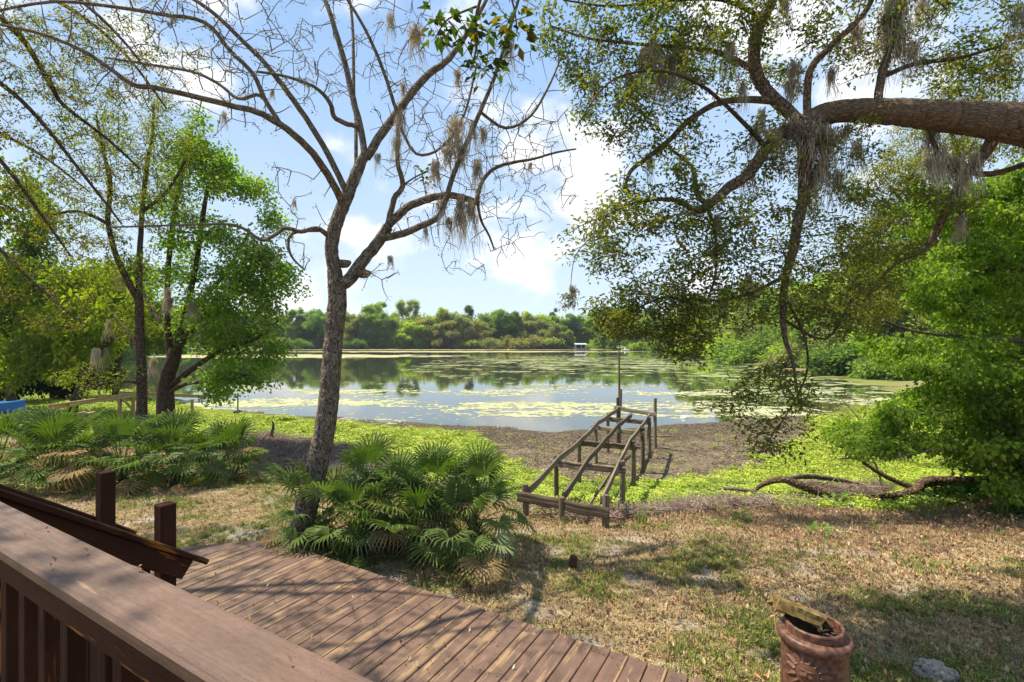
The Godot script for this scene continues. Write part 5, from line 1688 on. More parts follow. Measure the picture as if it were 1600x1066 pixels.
# the wood that closes the view behind the trees of the shore
func far_woods() -> void:
	var w: Array[Transform3D] = []
	var tint := PackedColorArray()
	var hue := [Color(0.31, 0.41, 0.14), Color(0.22, 0.32, 0.12), Color(0.39, 0.42, 0.18), Color(0.44, 0.51, 0.16), Color(0.36, 0.35, 0.22)]
	var lines := [[Vector2(-175, 235), Vector2(-100, 254), 13.0, 3400], [Vector2(-100, 252), Vector2(70, 258), 14.0, 9000], [Vector2(40, 300), Vector2(130, 330), 11.0, 2600], [Vector2(66, 225), Vector2(66, 160), 12.0, 1600], [Vector2(62, 150), Vector2(50, 90), 11.0, 2600], [Vector2(50, 90), Vector2(46, 56), 9.0, 2200], [Vector2(46, 58), Vector2(62, 44), 9.0, 1200], [Vector2(-150, 200), Vector2(-118, 120), 11.0, 2200], [Vector2(-118, 120), Vector2(-78, 70), 11.0, 2600]]
	for q in lines:
		var a: Vector2 = q[0]
		var b: Vector2 = q[1]
		for i in q[3]:
			var t := rng.randf()
			var p := a.lerp(b, t) + Vector2(rn(-1, 1), rn(-1, 1)) * 7.0
			var top: float = q[2] * (0.85 + 0.55 * noise_a.get_noise_2d(p.x * 5.0, p.y * 5.0))
			var h := top * pow(rng.randf(), 0.8)
			var near := p.length()
			var s := clampf(near / 150.0, 0.55, 1.6) * rn(0.8, 1.4)
			w.append(Transform3D(rand_turn().scaled(Vector3(s, s, s)), at_ground(p.x, p.y, h)))
			var n := int(clampf((noise_b.get_noise_2d(p.x * 2.2, p.y * 2.2) + 0.5) * 5.0, 0, 4))
			tint.append(hue[n] * rn(0.75, 1.15))
	var o := scatter(self, "far_woods", LEAF.far, M.leaf_far, w, tint, "green wood closing the view behind the trees on the lake's shores", "woods")


# ---------------------------------------------------------------- land and water
func build_ground() -> void:
	var xs := PackedFloat32Array()
	var fs := PackedFloat32Array()
	var x := -12.0
	while x <= 12.01:
		xs.append(x)
		x += 0.15
	var st := 0.16
	x = 12.0
	while x < 1500.0:
		x += st
		st *= 1.09
		xs.append(x)
		xs.insert(0, -x)
	var f := 1.6
	while f <= 24.0:
		fs.append(f)
		f += 0.15
	st = 0.16
	while f < 1600.0:
		fs.append(f)
		f += st
		st *= 1.075
	st = 0.4
	f = 1.6
	while f > -60.0:
		f -= st
		st *= 1.4
		fs.insert(0, f)
	var nx := xs.size()
	var nf := fs.size()
	var b := MeshMaker.new()
	b.v.resize(nx * nf)
	b.n.resize(nx * nf)
	b.uv.resize(nx * nf)
	b.c.resize(nx * nf)
	for j in nf:
		for i in nx:
			var k := j * nx + i
			var h := gy(xs[i], fs[j])
			b.v[k] = P(xs[i], h, fs[j])
			b.c[k] = ground_color(xs[i], fs[j], h)
	for j in nf:
		for i in nx:
			var k := j * nx + i
			var l := b.v[k - 1] if i else b.v[k]
			var r := b.v[k + 1] if i < nx - 1 else b.v[k]
			var u := b.v[k + nx] if j < nf - 1 else b.v[k]
			var d := b.v[k - nx] if j else b.v[k]
			var nn := (r - l).cross(u - d)
			b.n[k] = (nn if nn.y > 0 else -nn).normalized()
			b.uv[k] = Vector2(xs[i], fs[j])
	for j in nf - 1:
		for i in nx - 1:
			var k := j * nx + i
			b.ix.append(k); b.ix.append(k + nx); b.ix.append(k + 1)
			b.ix.append(k + 1); b.ix.append(k + nx); b.ix.append(k + nx + 1)
	setting("ground", b.mesh(), M.ground)


func ground_color(x: float, f: float, h: float) -> Color:
	var n1 := noise_b.get_noise_2d(x * 14.0, f * 14.0)
	var n2 := noise_c.get_noise_2d(x * 60.0, f * 60.0)
	var c := Color(0.50, 0.40, 0.25)
	if f > 34.0 or absf(x) > 34.0:
		var d := h - WATER
		c = Color(0.33, 0.35, 0.11).lerp(Color(0.22, 0.28, 0.07), clampf(0.5 + n1, 0, 1))
		if d < 0.6 and x > 20.0:
			c = Color(0.33, 0.39, 0.09).lerp(Color(0.40, 0.36, 0.22), clampf(0.4 + 1.4 * noise_b.get_noise_2d(x * 5.0, f * 3.0), 0, 1))
		if d < 0.45 and x <= 20.0:
			c = Color(0.34, 0.38, 0.09)
		if d < 0.02:
			c = Color(0.09, 0.08, 0.05)
		return c
	var tot := Color(0, 0, 0)
	for k in 3:
		var xx: float = x + [0.0, 0.09, -0.07][k]
		var ff: float = f + [0.0, -0.06, 0.08][k]
		var z := zone(xx, ff)
		var q: Color
		if z == 2:
			q = Color(0.22, 0.18, 0.13).lerp(Color(0.31, 0.255, 0.185), clampf(0.5 + n1 * 1.3, 0, 1))
			q = q.lerp(Color(0.27, 0.26, 0.09), clampf(noise_a.get_noise_2d(x * 8.0 + 50.0, f * 8.0) * 2.0 - 0.1, 0, 0.6))
			q = q.lerp(Color(0.10, 0.08, 0.06), clampf(n2 * 2.0 - 0.3, 0, 0.7))
			if h < WATER + 0.05:
				q = q.lerp(Color(0.12, 0.10, 0.07), 0.7)
		elif z == 1:
			q = Color(0.28, 0.36, 0.045).lerp(Color(0.22, 0.29, 0.045), clampf(0.5 + n1, 0, 1))
			q = q.lerp(Color(0.30, 0.26, 0.12), clampf(n2 * 1.4 - 0.45, 0, 0.5))
		elif z == 3:
			q = Color(0.24, 0.155, 0.10).lerp(Color(0.34, 0.24, 0.16), clampf(0.5 + n2, 0, 1))
		else:
			q = Color(0.42, 0.33, 0.205).lerp(Color(0.30, 0.215, 0.135), clampf(0.5 + n2 * 1.2, 0, 1))
			q = q.lerp(Color(0.23, 0.24, 0.075), clampf(n1 * 1.8 - 0.1, 0, 0.65))
			q = q.lerp(Color(0.50, 0.46, 0.41), clampf(noise_a.get_noise_2d(x * 16.0 + 77.0, f * 16.0) * 2.6 - 0.55, 0, 0.85))
		tot += q
	return Color(tot.r / 3.0, tot.g / 3.0, tot.b / 3.0) * 1.12


func sheet(x0: float, x1: float, f0: float, f1: float, y: float) -> ArrayMesh:
	var b := MeshMaker.new()
	b.tri(P(x0, y, f0), P(x0, y, f1), P(x1, y, f1), P(0, y - 10, f0))
	b.tri(P(x0, y, f0), P(x1, y, f1), P(x1, y, f0), P(0, y - 10, f0))
	return b.mesh()


# floating scum: the parts of a grid where a field is above zero, cut along its edge
func mats_mesh(x0: float, x1: float, f0: float, f1: float, st: float, which: int) -> ArrayMesh:
	var nx := int((x1 - x0) / st) + 1
	var nf := int((f1 - f0) / st) + 1
	var val := PackedFloat32Array()
	val.resize(nx * nf)
	for j in nf:
		for i in nx:
			val[j * nx + i] = scum(x0 + i * st, f0 + j * st, which)
	var b := MeshMaker.new()
	for j in nf - 1:
		for i in nx - 1:
			var q := PackedFloat32Array([val[j * nx + i], val[j * nx + i + 1], val[(j + 1) * nx + i + 1], val[(j + 1) * nx + i]])
			if q[0] <= 0 and q[1] <= 0 and q[2] <= 0 and q[3] <= 0:
				continue
			var c := [Vector2(x0 + i * st, f0 + j * st), Vector2(x0 + i * st + st, f0 + j * st), Vector2(x0 + i * st + st, f0 + j * st + st), Vector2(x0 + i * st, f0 + j * st + st)]
			var poly: Array[Vector2] = []
			for k in 4:
				var m := (k + 1) % 4
				if q[k] > 0:
					poly.append(c[k])
				if (q[k] > 0) != (q[m] > 0):
					poly.append(c[k].lerp(c[m], q[k] / (q[k] - q[m])))
			var tone := clampf(0.5 + 0.9 * noise_b.get_noise_2d(c[0].x * 9.0, c[0].y * 9.0), 0, 1)
			if which == 0:
				b.col = Color(0.27, 0.28, 0.14).lerp(Color(0.34, 0.34, 0.20), tone)
			elif which == 1:
				b.col = Color(0.34, 0.29, 0.16).lerp(Color(0.27, 0.27, 0.11), tone)
			else:
				b.col = Color(0.17, 0.20, 0.08).lerp(Color(0.26, 0.27, 0.13), tone)
			var first := b.v.size()
			for p in poly:
				b.vert(P(p.x, WATER + 0.006, p.y), Vector3.UP, p)
			for k in range(1, poly.size() - 1):
				b.ix.append(first); b.ix.append(first + k + 1); b.ix.append(first + k)
	return b.mesh()


func scum(x: float, f: float, which: int) -> float:
	if which == 0:
		var far := noise_c.get_noise_2d(x * 2.0, f * 4.0)
		var mid := noise_a.get_noise_2d(x * 11.0 + 40.0, f * 16.0)
		var small := noise_b.get_noise_2d(x * 70.0, f * 80.0)
		var band := 0.33 * exp(-pow((f - 30.5 - x * 0.03) / 2.6, 2.0)) + 0.36 * exp(-pow((f - 37.5 + x * 0.05) / 2.8, 2.0)) + 0.2 * exp(-pow((f - 25.5) / 1.6, 2.0))
		return -0.33 + band + far * 0.5 + mid * 0.4 + small * 0.55
	if which == 1:
		# big pale flats far out on the left
		var a := 1.0 - pow((x + 62.0) / 52.0, 2.0) - pow((f - 127.0) / 17.0, 2.0)
		var b2 := 1.0 - pow((x + 20.0) / 75.0, 2.0) - pow((f - 180.0) / 13.0, 2.0)
		var c := 1.0 - pow((x + 40.0) / 90.0, 2.0) - pow((f - 218.0) / 8.0, 2.0)
		return maxf(a, maxf(b2 * 0.8, c * 0.8)) + noise_a.get_noise_2d(x * 1.2, f * 3.0) * 0.9 + noise_b.get_noise_2d(x * 4.0, f * 9.0) * 0.5 - 0.22
	var near := 1.0 - pow((x - 14.0) / 34.0, 2.0) - pow((f - 92.0) / 42.0, 2.0)
	var bank := 1.0 - pow((x - 30.0) / 16.0, 2.0) - pow((f - 47.0) / 18.0, 2.0)
	return maxf(near * 0.5, bank * 0.45) - 0.54 + noise_a.get_noise_2d(x * 1.6, f * 4.4) * 0.9 + noise_b.get_noise_2d(x * 9.0, f * 26.0) * 1.1 + noise_b.get_noise_2d(x * 30.0 + 90.0, f * 60.0) * 0.5


func build_water() -> void:
	setting("lake_water", sheet(-170, 80, 14, 262, WATER), M.water)
	var o := setting("algae_scum", mats_mesh(-24, 26, 21, 48, 0.16, 0), M.algae, "stuff")
	o = setting("algae_flats", mats_mesh(-135, 62, 92, 232, 0.9, 1), M.algae, "stuff")
	o = setting("duckweed", mats_mesh(-16, 50, 34, 140, 0.45, 2), M.algae, "stuff")


# ---------------------------------------------------------------- deck, railing, steps
func on_deck(s: float, y: float, n: float) -> Vector3:
	return AXES * Vector3(s, y, n)


func plank(parent: Node, called: String, s: Vector3, size: Vector3, mat: Material, turn := 0.0, bev := 0.004) -> MeshInstance3D:
	var b := MeshMaker.new()
	b.uo = Vector2((rng.randi() % 8) * 0.14 + 0.07, rn(0, 3.2))
	b.box(Transform3D(AXES * Basis(Vector3.UP, turn), AXES * s), size, bev)
	return made(parent, called, b, mat)


func build_deck() -> void:
	var t := thing("wooden_deck", "low brown painted deck with worn yellow patches, reaching towards the palmettos", "deck")
	var s := -3.0
	var k := 0
	while s < 6.16:
		var n1 := 3.7 + rn(-0.006, 0.006)
		if s > 5.42:
			n1 = lerpf(3.7, 3.1, clampf((s + 0.07 - 5.49) / 0.68, 0, 1))
		var b := MeshMaker.new()
		b.uo = Vector2((rng.randi() % 8) * 0.14 + 0.07, rn(0, 3.2))
		var y := 0.2 - 0.019 + rn(-0.0015, 0.0015)
		# length runs outwards from the house
		var ax := AXES * Basis(Vector3(0, 0, 1), Vector3(0, 1, 0), Vector3(-1, 0, 0))
		var tilt := Basis(Vector3.UP, rn(-0.0008, 0.0008))
		b.box(Transform3D(ax * tilt, on_deck(s + 0.07, y, (0.35 + n1) * 0.5)), Vector3(n1 - 0.35, 0.038, 0.139), 0.005)
		if s > 5.35:
			# the corner is cut off at a slant
			for i in b.v.size():
				var o := AXES.transposed() * b.v[i]
				if o.z > 2.0:
					b.v[i] = AXES * Vector3(o.x, o.y, minf(3.7, lerpf(3.7, 3.1, (o.x - 5.49) / 0.68)) - 0.004 * (1.0 if absf(o.y - 0.181) > 0.016 else 0.0))
		made(t, "deck_board", b, M.deck_paint)
		s += 0.146
		k += 1
	for n in [0.6, 1.4, 2.2, 3.0]:
		plank(t, "joist", Vector3(1.6, 0.07, n), Vector3(9.0, 0.16, 0.04), M.under_timber)
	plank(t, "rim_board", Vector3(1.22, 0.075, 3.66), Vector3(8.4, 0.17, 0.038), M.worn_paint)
	var c := MeshMaker.new()
	var a1 := on_deck(5.42, 0.075, 3.64)
	var a2 := on_deck(6.10, 0.075, 3.06)
	c.bar(a1, a2, 0.038, 0.17)
	made(t, "rim_board", c, M.worn_paint)
	plank(t, "rim_board", Vector3(6.13, 0.075, 1.7), Vector3(2.7, 0.17, 0.038), M.worn_paint, PI / 2)
	# two screws at every joist
	var sc2 := MeshMaker.new()
	var bs := -3.0
	while bs < 6.1:
		for jn in [0.6, 1.4, 2.2, 3.0, 3.62]:
			if bs > 5.3 and jn > 2.9:
				continue
			for e in [0.035, 0.105]:
				sc2.tube(PackedVector3Array([on_deck(bs + e + rn(-0.004, 0.004), 0.199, jn + rn(-0.006, 0.006)), on_deck(bs + e, 0.2028, jn)]), PackedFloat32Array([0.0055, 0.0055]), 6)
		bs += 0.146
	made(t, "screw_heads", sc2, M.rust).set_meta("kind", "stuff")
	# leaves lying on the boards
	var w: Array[Transform3D] = []
	var tint := PackedColorArray()
	for i in 330:
		var p := on_deck(rn(-0.5, 5.4), 0.206, rn(1.2, 3.66))
		if i > 312:
			p = on_deck(rn(-0.4, 2.2), EYE - 0.565 + 0.006, rn(0.47, 0.58))
		var sc := rn(0.35, 0.9) if i <= 312 else rn(0.2, 0.4)
		w.append(Transform3D((Basis(Vector3.UP, rn(0, TAU)) * Basis(Vector3.RIGHT, rn(-0.35, 0.35))).scaled(Vector3.ONE * sc), p))
		tint.append([Color(0.42, 0.30, 0.17), Color(0.30, 0.17, 0.09), Color(0.55, 0.45, 0.32), Color(0.16, 0.09, 0.05), Color(0.5, 0.34, 0.12)][rng.randi() % 5])
	var l := scatter(self, "fallen_leaves", LEAF.litter, M.litter, w, tint)
	l.set_meta("label", "small dry leaves scattered over the brown deck boards")
	l.set_meta("category", "leaves")


func build_rail() -> void:
	var up := thing("upper_deck", "brown upper deck platform behind the broad railing", "deck")
	for i in 10:
		plank(up, "deck_board", Vector3(1.0, 1.051, 0.52 - 0.146 * i), Vector3(6.2, 0.038, 0.139), M.deck_paint)
	plank(up, "rim_board", Vector3(1.0, 0.94, 0.54), Vector3(6.2, 0.18, 0.038), M.worn_paint)
	for s in [-1.6, 0.6, 2.6]:
		plank(up, "post", Vector3(s, 0.42, 0.40), Vector3(0.09, 0.86, 0.09), M.under_timber)
	var t := thing("deck_railing", "brown painted deck railing with a broad flat cap in the left foreground", "railing")
	var nc := 0.522
	plank(t, "cap_board", Vector3(0.95, EYE - 0.565 - 0.019, nc), Vector3(4.9, 0.038, 0.14), M.rail_paint, 0.0, 0.008)
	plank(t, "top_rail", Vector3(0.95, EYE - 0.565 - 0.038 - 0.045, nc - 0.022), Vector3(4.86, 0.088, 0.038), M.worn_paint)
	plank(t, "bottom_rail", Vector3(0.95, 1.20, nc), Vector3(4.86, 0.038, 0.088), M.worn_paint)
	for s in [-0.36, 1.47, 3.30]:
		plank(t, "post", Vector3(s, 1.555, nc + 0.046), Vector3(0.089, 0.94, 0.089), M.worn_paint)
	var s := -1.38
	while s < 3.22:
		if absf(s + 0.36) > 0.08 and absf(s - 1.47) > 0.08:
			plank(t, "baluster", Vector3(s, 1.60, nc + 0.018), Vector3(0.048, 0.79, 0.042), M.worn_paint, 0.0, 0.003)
		s += 0.152


func build_stairs() -> void:
	var t := thing("deck_steps", "brown wooden steps with two sloping handrails from the upper deck", "stairs")
	for k in 4:
		plank(t, "tread", Vector3(3.95, 1.07 - 0.174 * (k + 1) - 0.019, 0.72 + 0.26 * k), Vector3(0.86, 0.038, 0.27), M.deck_paint)
	for s in [3.50, 4.40]:
		var b := MeshMaker.new()
		b.bar(on_deck(s, 0.92, 0.57), on_deck(s, 0.26, 1.62), 0.038, 0.24)
		made(t, "stringer", b, M.worn_paint)
	# posts stand between the rails
	for q in [[3.52, 1.61, 1.578], [4.38, 1.61, 1.67]]:
		plank(t, "post", Vector3(q[0], (q[2] + 0.201) * 0.5, q[1]), Vector3(0.092, q[2] - 0.201, 0.092), M.worn_paint, 0.0, 0.006)
	for q in [[3.452, 1.153], [4.448, 1.15]]:
		var s: float = q[0]
		var y: float = q[1]
		var slope := 0.74
		var up := AXES * Vector3(0, 1, slope).normalized()
		var hi := on_deck(s, y + slope * (1.83 - 0.45), 0.45)
		var lo := on_deck(s, y, 1.83)
		var out := -0.004 if s < 4 else 0.004
		var c := MeshMaker.new()
		c.uo = Vector2(0.07, rn(0, 3))
		c.bar(hi - up * 0.019 + AXES * Vector3(out, 0, 0), lo - up * 0.019 + AXES * Vector3(out, 0, 0), 0.089, 0.034, up, 0.006)
		made(t, "handrail", c, M.worn_rail)
		var d := MeshMaker.new()
		d.uo = Vector2(0.35, rn(0, 3))
		var drop := up * (0.036 + 0.06)
		d.bar(hi - drop, on_deck(s, y + slope * 0.07, 1.76) - drop, 0.038, 0.118, up, 0.004)
		made(t, "rail_board", d, M.worn_paint)
		for k in 7:
			var n := 0.72 + 0.118 * k + (0.02 if k < 6 else 0.06)
			if s > 4 and k % 2:
				continue
			var top := y + slope * (1.83 - n) - 0.15
			var foot := 1.07 - 0.67 * (n - 0.5) - 0.2
			plank(t, "baluster", Vector3(s + (0.038 if s < 4 else -0.038), (top + 0.1 + foot) * 0.5, n), Vector3(0.036, top + 0.1 - foot, 0.036), M.worn_paint, 0.0, 0.003)


# ---------------------------------------------------------------- the old jetty
func line_between(a: Vector3, b: Vector3, n: int, wob: float) -> PackedVector3Array:
	var o := PackedVector3Array()
	for i in n + 1:
		var q := a.lerp(b, i / float(n))
		if i and i < n:
			q += ball() * wob
		o.append(q)
	return o


func build_jetty() -> void:
	var t := thing("old_jetty", "weathered bare frame of an old jetty without its boards, standing over the mud", "jetty")
	var ht := 2.58
	# posts: foot and top in the photograph, and the height below the eye of the level where they meet the beams
	var left := [[820, 793, 757], [868.7, 767, 712.5], [905.5, 752.4, 681], [931, 725, 661], [950, 701.5, 646], [965, 684, 621.5]]
	var right := [[947, 821, 773.6], [972.5, 778.5, 720.4], [989, 762.6, 689.3], [1004, 733.5, 668], [1014.5, 706.7, 652], [1024, 687, 622.5]]
	var heads := []
	var level := [[766, 789], [716, 726], [686, 692], [662, 672], [650, 655], [639, 646]]
	var old := FastNoiseLite.new()
	old.seed = 321
	old.frequency = 2.2
	old.fractal_octaves = 3
	var woods := [M.jetty_wood, M.jetty_wood_dark, M.jetty_wood, M.jetty_wood_pale]
	var rows := []
	for i in 6:
		var pair := []
		for side in 2:
			var q = (left if side == 0 else right)[i]
			var d: float = FPX * ht / (level[i][side] - 533.0)
			var x: float = (q[0] - 800.0) / FPX * d
			var top: float = EYE - (q[2] - 533.0) / FPX * d
			var foot := gy(x, d)
			var b := MeshMaker.new()
			var r := rn(0.052, 0.062)
			var tilt := Vector3(rn(-0.015, 0.015), 0, rn(-0.015, 0.015))
			b.uo = Vector2(rn(0, 1), rn(0, 1))
			var pl := line_between(P(x, foot - 0.3, d), P(x, top - 0.01, d), 12, 0.006)
			for m in pl.size():
				pl[m] += tilt * sin(PI * m / 12.0)
			pl.append(P(x, top, d))
			var pr := PackedFloat32Array()
			for m in pl.size():
				pr.append(r * (1.04 - 0.006 * m) * (0.86 if m == pl.size() - 1 else 1.0))
			b.tube(pl, pr, 14, true, 0.05, i + side * 7)
			made(t, "post", b, woods[(i + side * 2) % 4])
			# the bolt through the beam
			var bolt := MeshMaker.new()
			bolt.tube(PackedVector3Array([P(x, EYE - ht - 0.08, d - r - 0.03), P(x, EYE - ht - 0.08, d - r + 0.02)]), PackedFloat32Array([0.014, 0.014]), 7)
			made(t, "bolt", bolt, M.rust)
			pair.append(P(x, EYE - ht, d))
		rows.append(pair)
	# cross beams
	for i in 6:
		var a: Vector3 = rows[i][0]
		var c: Vector3 = rows[i][1]
		var dir := (c - a).normalized()
		var toward := Vector3(-dir.z, 0, dir.x)
		if toward.z < 0:
			toward = -toward
		var hh := 0.17 if i == 0 else 0.14
		var b := MeshMaker.new()
		b.uo = Vector2(rn(0, 1), rn(0, 1))
		var lift := -0.10 if i < 5 else 0.02
		var off := toward * 0.085
		b.timber(line_between(a - dir * 0.10 + off + Vector3.UP * (lift + (0.03 if i == 5 else 0.0)), c + dir * 0.08 + off + Vector3.UP * (lift - (0.05 if i == 5 else 0.0)), 9, 0.012), 0.05, hh, Vector3.UP, old, 0.014)
		made(t, "cross_beam", b, woods[(i * 2 + 1) % 4])
	# three long beams, sagging between the posts
	for k in 3:
		var pts := PackedVector3Array()
		for i in 6:
			var a: Vector3 = rows[i][0]
			var c: Vector3 = rows[i][1]
			var p := a.lerp(c, [0.05, 0.5, 0.95][k])
			p.y += rn(-0.03, 0.03) + 0.03 + (0.03 if i == 5 else 0.0)
			if k and i == 5:
				p = p.lerp(pts[4] + (pts[4] - pts[3]), 0.9)
				if k == 1:
					p = pts[4].lerp(p, 0.4)
				else:
					p = pts[4].lerp(p, 0.35)
			pts.append(p)
		var b := MeshMaker.new()
		var fine := PackedVector3Array()
		for i in 5:
			for q in 6:
				var w := q / 6.0
				fine.append(pts[i].cubic_interpolate(pts[i + 1], pts[maxi(i - 1, 0)], pts[mini(i + 2, 5)], w) + Vector3.DOWN * sin(w * PI) * 0.03)
		fine.append(pts[5])
		b.uo = Vector2(0.2 * k, 0.6 * k)
		b.timber(fine, 0.055, 0.13, Vector3.UP, old, 0.014)
		made(t, "long_beam", b, woods[k])
	# a short stump under the middle beam, the brace and the tall pole
	var st := MeshMaker.new()
	var mid: Vector3 = (rows[0][0] as Vector3).lerp(rows[0][1], 0.47)
	st.tube(PackedVector3Array([mid + Vector3(0, -0.28, 0.09), mid + Vector3(0, 0.02, 0.09)]), PackedFloat32Array([0.05, 0.05]), 10)
	made(t, "post", st, M.jetty_wood)
	var br := MeshMaker.new()
	var p1: Vector3 = (rows[0][0] as Vector3).lerp(rows[1][1], 0.55)
	p1.y = gy(p1.x, -p1.z) + 0.04
	br.bar(p1, (rows[1][0] as Vector3).lerp(rows[1][1], 0.86) + Vector3(0, -0.12, 0), 0.04, 0.05)
	made(t, "brace", br, M.jetty_wood)
	var far: Vector3 = rows[5][0]
	var dfar := -far.z
	var pole := MeshMaker.new()
	pole.tube(PackedVector3Array([Vector3(far.x + 0.09, gy(far.x, dfar) - 0.2, far.z), px(968, 640, dfar), px(967.5, 590, dfar), px(967, 549, dfar)]), PackedFloat32Array([0.05, 0.05, 0.043, 0.034]), 9)
	made(t, "tall_pole", pole, M.jetty_wood)
	var sp := MeshMaker.new()
	sp.bar(px(970, 640, dfar - 0.1), px(970.5, 608, dfar - 0.1), 0.06, 0.07, Vector3.RIGHT)
	made(t, "splint", sp, M.jetty_wood)
	# loose boards lying on the mud beside it
	var lb := MeshMaker.new()
	var q1 := at_ground(5.9, 18.6, 0.03)
	lb.bar(Vector3(3.3, q1.y + 0.16, -17.6), Vector3(4.7, q1.y + 0.05, -17.4), 0.12, 0.03)
	single("loose_board", lb.mesh(), M.jetty_wood, "grey loose board lying on the mud across the old jetty", "board")
	var lb2 := MeshMaker.new()
	lb2.bar(at_ground(5.6, 19.9, 0.03), at_ground(6.6, 19.85, 0.03), 0.1, 0.04)
	single("loose_board", lb2.mesh(), M.jetty_wood, "grey loose board on the mud right of the jetty's far posts", "board")


# ---------------------------------------------------------------- the clay pot
func build_pot() -> void:
	var at := at_ground(2.1, 3.38, 0.0)
	var t := thing("clay_chimney_pot", "brown clay chimney pot with a sun face standing on the grass", "pot", "", at)
	var top := 0.675 - at.y
	var b := MeshMaker.new()
	var r := 0.205
	b.lathe(PackedVector2Array([Vector2(0.0, 0.0), Vector2(0.24, 0.0), Vector2(0.245, 0.03), Vector2(0.222, 0.06), Vector2(r + 0.004, 0.10), Vector2(r, top * 0.5), Vector2(r - 0.003, top - 0.125)]), 64)
	made(t, "body", b, M.clay)
	var col := MeshMaker.new()
	var pr := PackedVector2Array()
	for k in 13:
		var a := -PI / 2 + PI * k / 12.0
		pr.append(Vector2(r - 0.003 + 0.030 * maxf(0.0, cos(a)) + 0.001, top - 0.092 + 0.034 * sin(a)))
	pr.append(Vector2(0.175, top - 0.055))
	col.lathe(pr, 64)
	made(t, "collar", col, M.clay)
	var rim := MeshMaker.new()
	rim.lathe(PackedVector2Array([Vector2(0.182, top - 0.056), Vector2(0.184, top - 0.012), Vector2(0.178, top - 0.001), Vector2(0.166, top), Vector2(0.158, top - 0.008), Vector2(0.156, top - 0.14), Vector2(0.150, top - 0.30), Vector2(0.0, top - 0.30)]), 64)
	made(t, "rim", rim, M.clay)
	# sun face on the side towards the deck
	var look := Vector3(-2.1, 0, 3.38).normalized()
	var ang := atan2(look.x, look.z) - 0.20
	var cy := top - 0.255
	var facing := Basis(Vector3.UP, ang)
	var onto := func(x: float, y: float, z: float) -> Vector3:
		var a2 := x / r
		return facing * Vector3(sin(a2) * (r + z), cy + y, cos(a2) * (r + z))
	for k in 14:
		var ray := MeshMaker.new()
		var a := TAU * k / 14.0
		var ln := 0.062 if k % 2 == 0 else 0.050
		var dirv := Vector2(cos(a), sin(a))
		var sd := Vector2(-dirv.y, dirv.x)
		var bend := 0.012 if k % 2 == 0 else -0.008
		var ridge: Array[Vector3] = []
		var le: Array[Vector3] = []
		var re: Array[Vector3] = []
		for i in 6:
			var q := i / 5.0
			var c2 := dirv * (0.072 + ln * 1.3 * q) + sd * bend * q * q
			var wd := 0.022 * (1.0 - q * q) * (0.75 + q * 0.8)
			ridge.append(onto.call(c2.x, c2.y, 0.013 * (1.0 - q * 0.7) + 0.002))
			var c3 := c2 + sd * wd
			var c4 := c2 - sd * wd
			le.append(onto.call(c3.x, c3.y, -0.002))
			re.append(onto.call(c4.x, c4.y, -0.002))
		var mid := Vector3(0, cy, 0)
		for i in 5:
			ray.tri(ridge[i], ridge[i + 1], le[i], mid); ray.tri(ridge[i + 1], le[i + 1], le[i], mid)
			ray.tri(ridge[i], ridge[i + 1], re[i], mid); ray.tri(ridge[i + 1], re[i + 1], re[i], mid)
		made(t, "sun_ray", ray, M.clay)
	var face := MeshMaker.new()
	var rings := 12
	var seg := 40
	var grid := []
	for i in rings + 1:
		var q := i / float(rings)
		for k in seg:
			var a := TAU * k / seg
			var x := cos(a) * q * 0.074
			var y := sin(a) * q * 0.074
			var z := 0.020 * sqrt(maxf(0.0, 1.0 - q * q * 0.92))
			# brow, nose, cheeks and a lip, and an edge band
			z += 0.010 * exp(-pow(x / 0.008, 2.0) - pow((y + 0.002) / 0.018, 2.0))
			z += 0.006 * exp(-pow((absf(x) - 0.024) / 0.013, 2.0) - pow((y + 0.016) / 0.012, 2.0))
			z -= 0.006 * exp(-pow((absf(x) - 0.020) / 0.010, 2.0) - pow((y - 0.010) / 0.005, 2.0))
			z += 0.005 * exp(-pow((absf(x) - 0.020) / 0.014, 2.0) - pow((y - 0.022) / 0.005, 2.0))
			z -= 0.005 * exp(-pow(x / 0.018, 2.0) - pow((y + 0.030 - x * x * 9.0) / 0.003, 2.0))
			z += 0.004 * exp(-pow((q - 0.93) / 0.06, 2.0))
			if i == rings:
				z = -0.003
			grid.append(onto.call(x, y, z))
	for i in rings:
		for k in seg:
			var m := (k + 1) % seg
			face.tri(grid[i * seg + k], grid[i * seg + m], grid[(i + 1) * seg + k], Vector3(0, cy, 0))
			face.tri(grid[i * seg + m], grid[(i + 1) * seg + m], grid[(i + 1) * seg + k], Vector3(0, cy, 0))
	made(t, "sun_face", face, M.clay)
	# the mossy slab laid across the opening
	var s := thing("mossy_slab", "mossy ochre slab with a sooty edge lying tilted across the pot's mouth", "slab", "", at + Vector3(0, top, 0))
	var sm := MeshMaker.new()
	var tl := Basis(Vector3.UP, -0.42) * Basis(Vector3(0, 0, 1), -0.24) * Basis(Vector3.RIGHT, -0.35)
	var sn := FastNoiseLite.new()
	sn.seed = 55
	sn.frequency = 2.6
	sn.fractal_octaves = 4
	sm.timber(line_between(tl * Vector3(-0.165, 0, 0) + Vector3(-0.055, 0.024, -0.085), tl * Vector3(0.15, 0, 0) + Vector3(-0.055, 0.024, -0.085), 14, 0.004), 0.19, 0.085, tl.y, sn, 0.032)
	made(s, "stone", sm, M.slab)
	var so := MeshMaker.new()
	so.box(Transform3D(tl, Vector3(-0.03, -0.03, -0.02)), Vector3(0.26, 0.10, 0.03), 0.008)
	made(s, "sooty_edge", so, M.soot)
	# loose grit lying in the mouth
	var gm := MeshMaker.new()
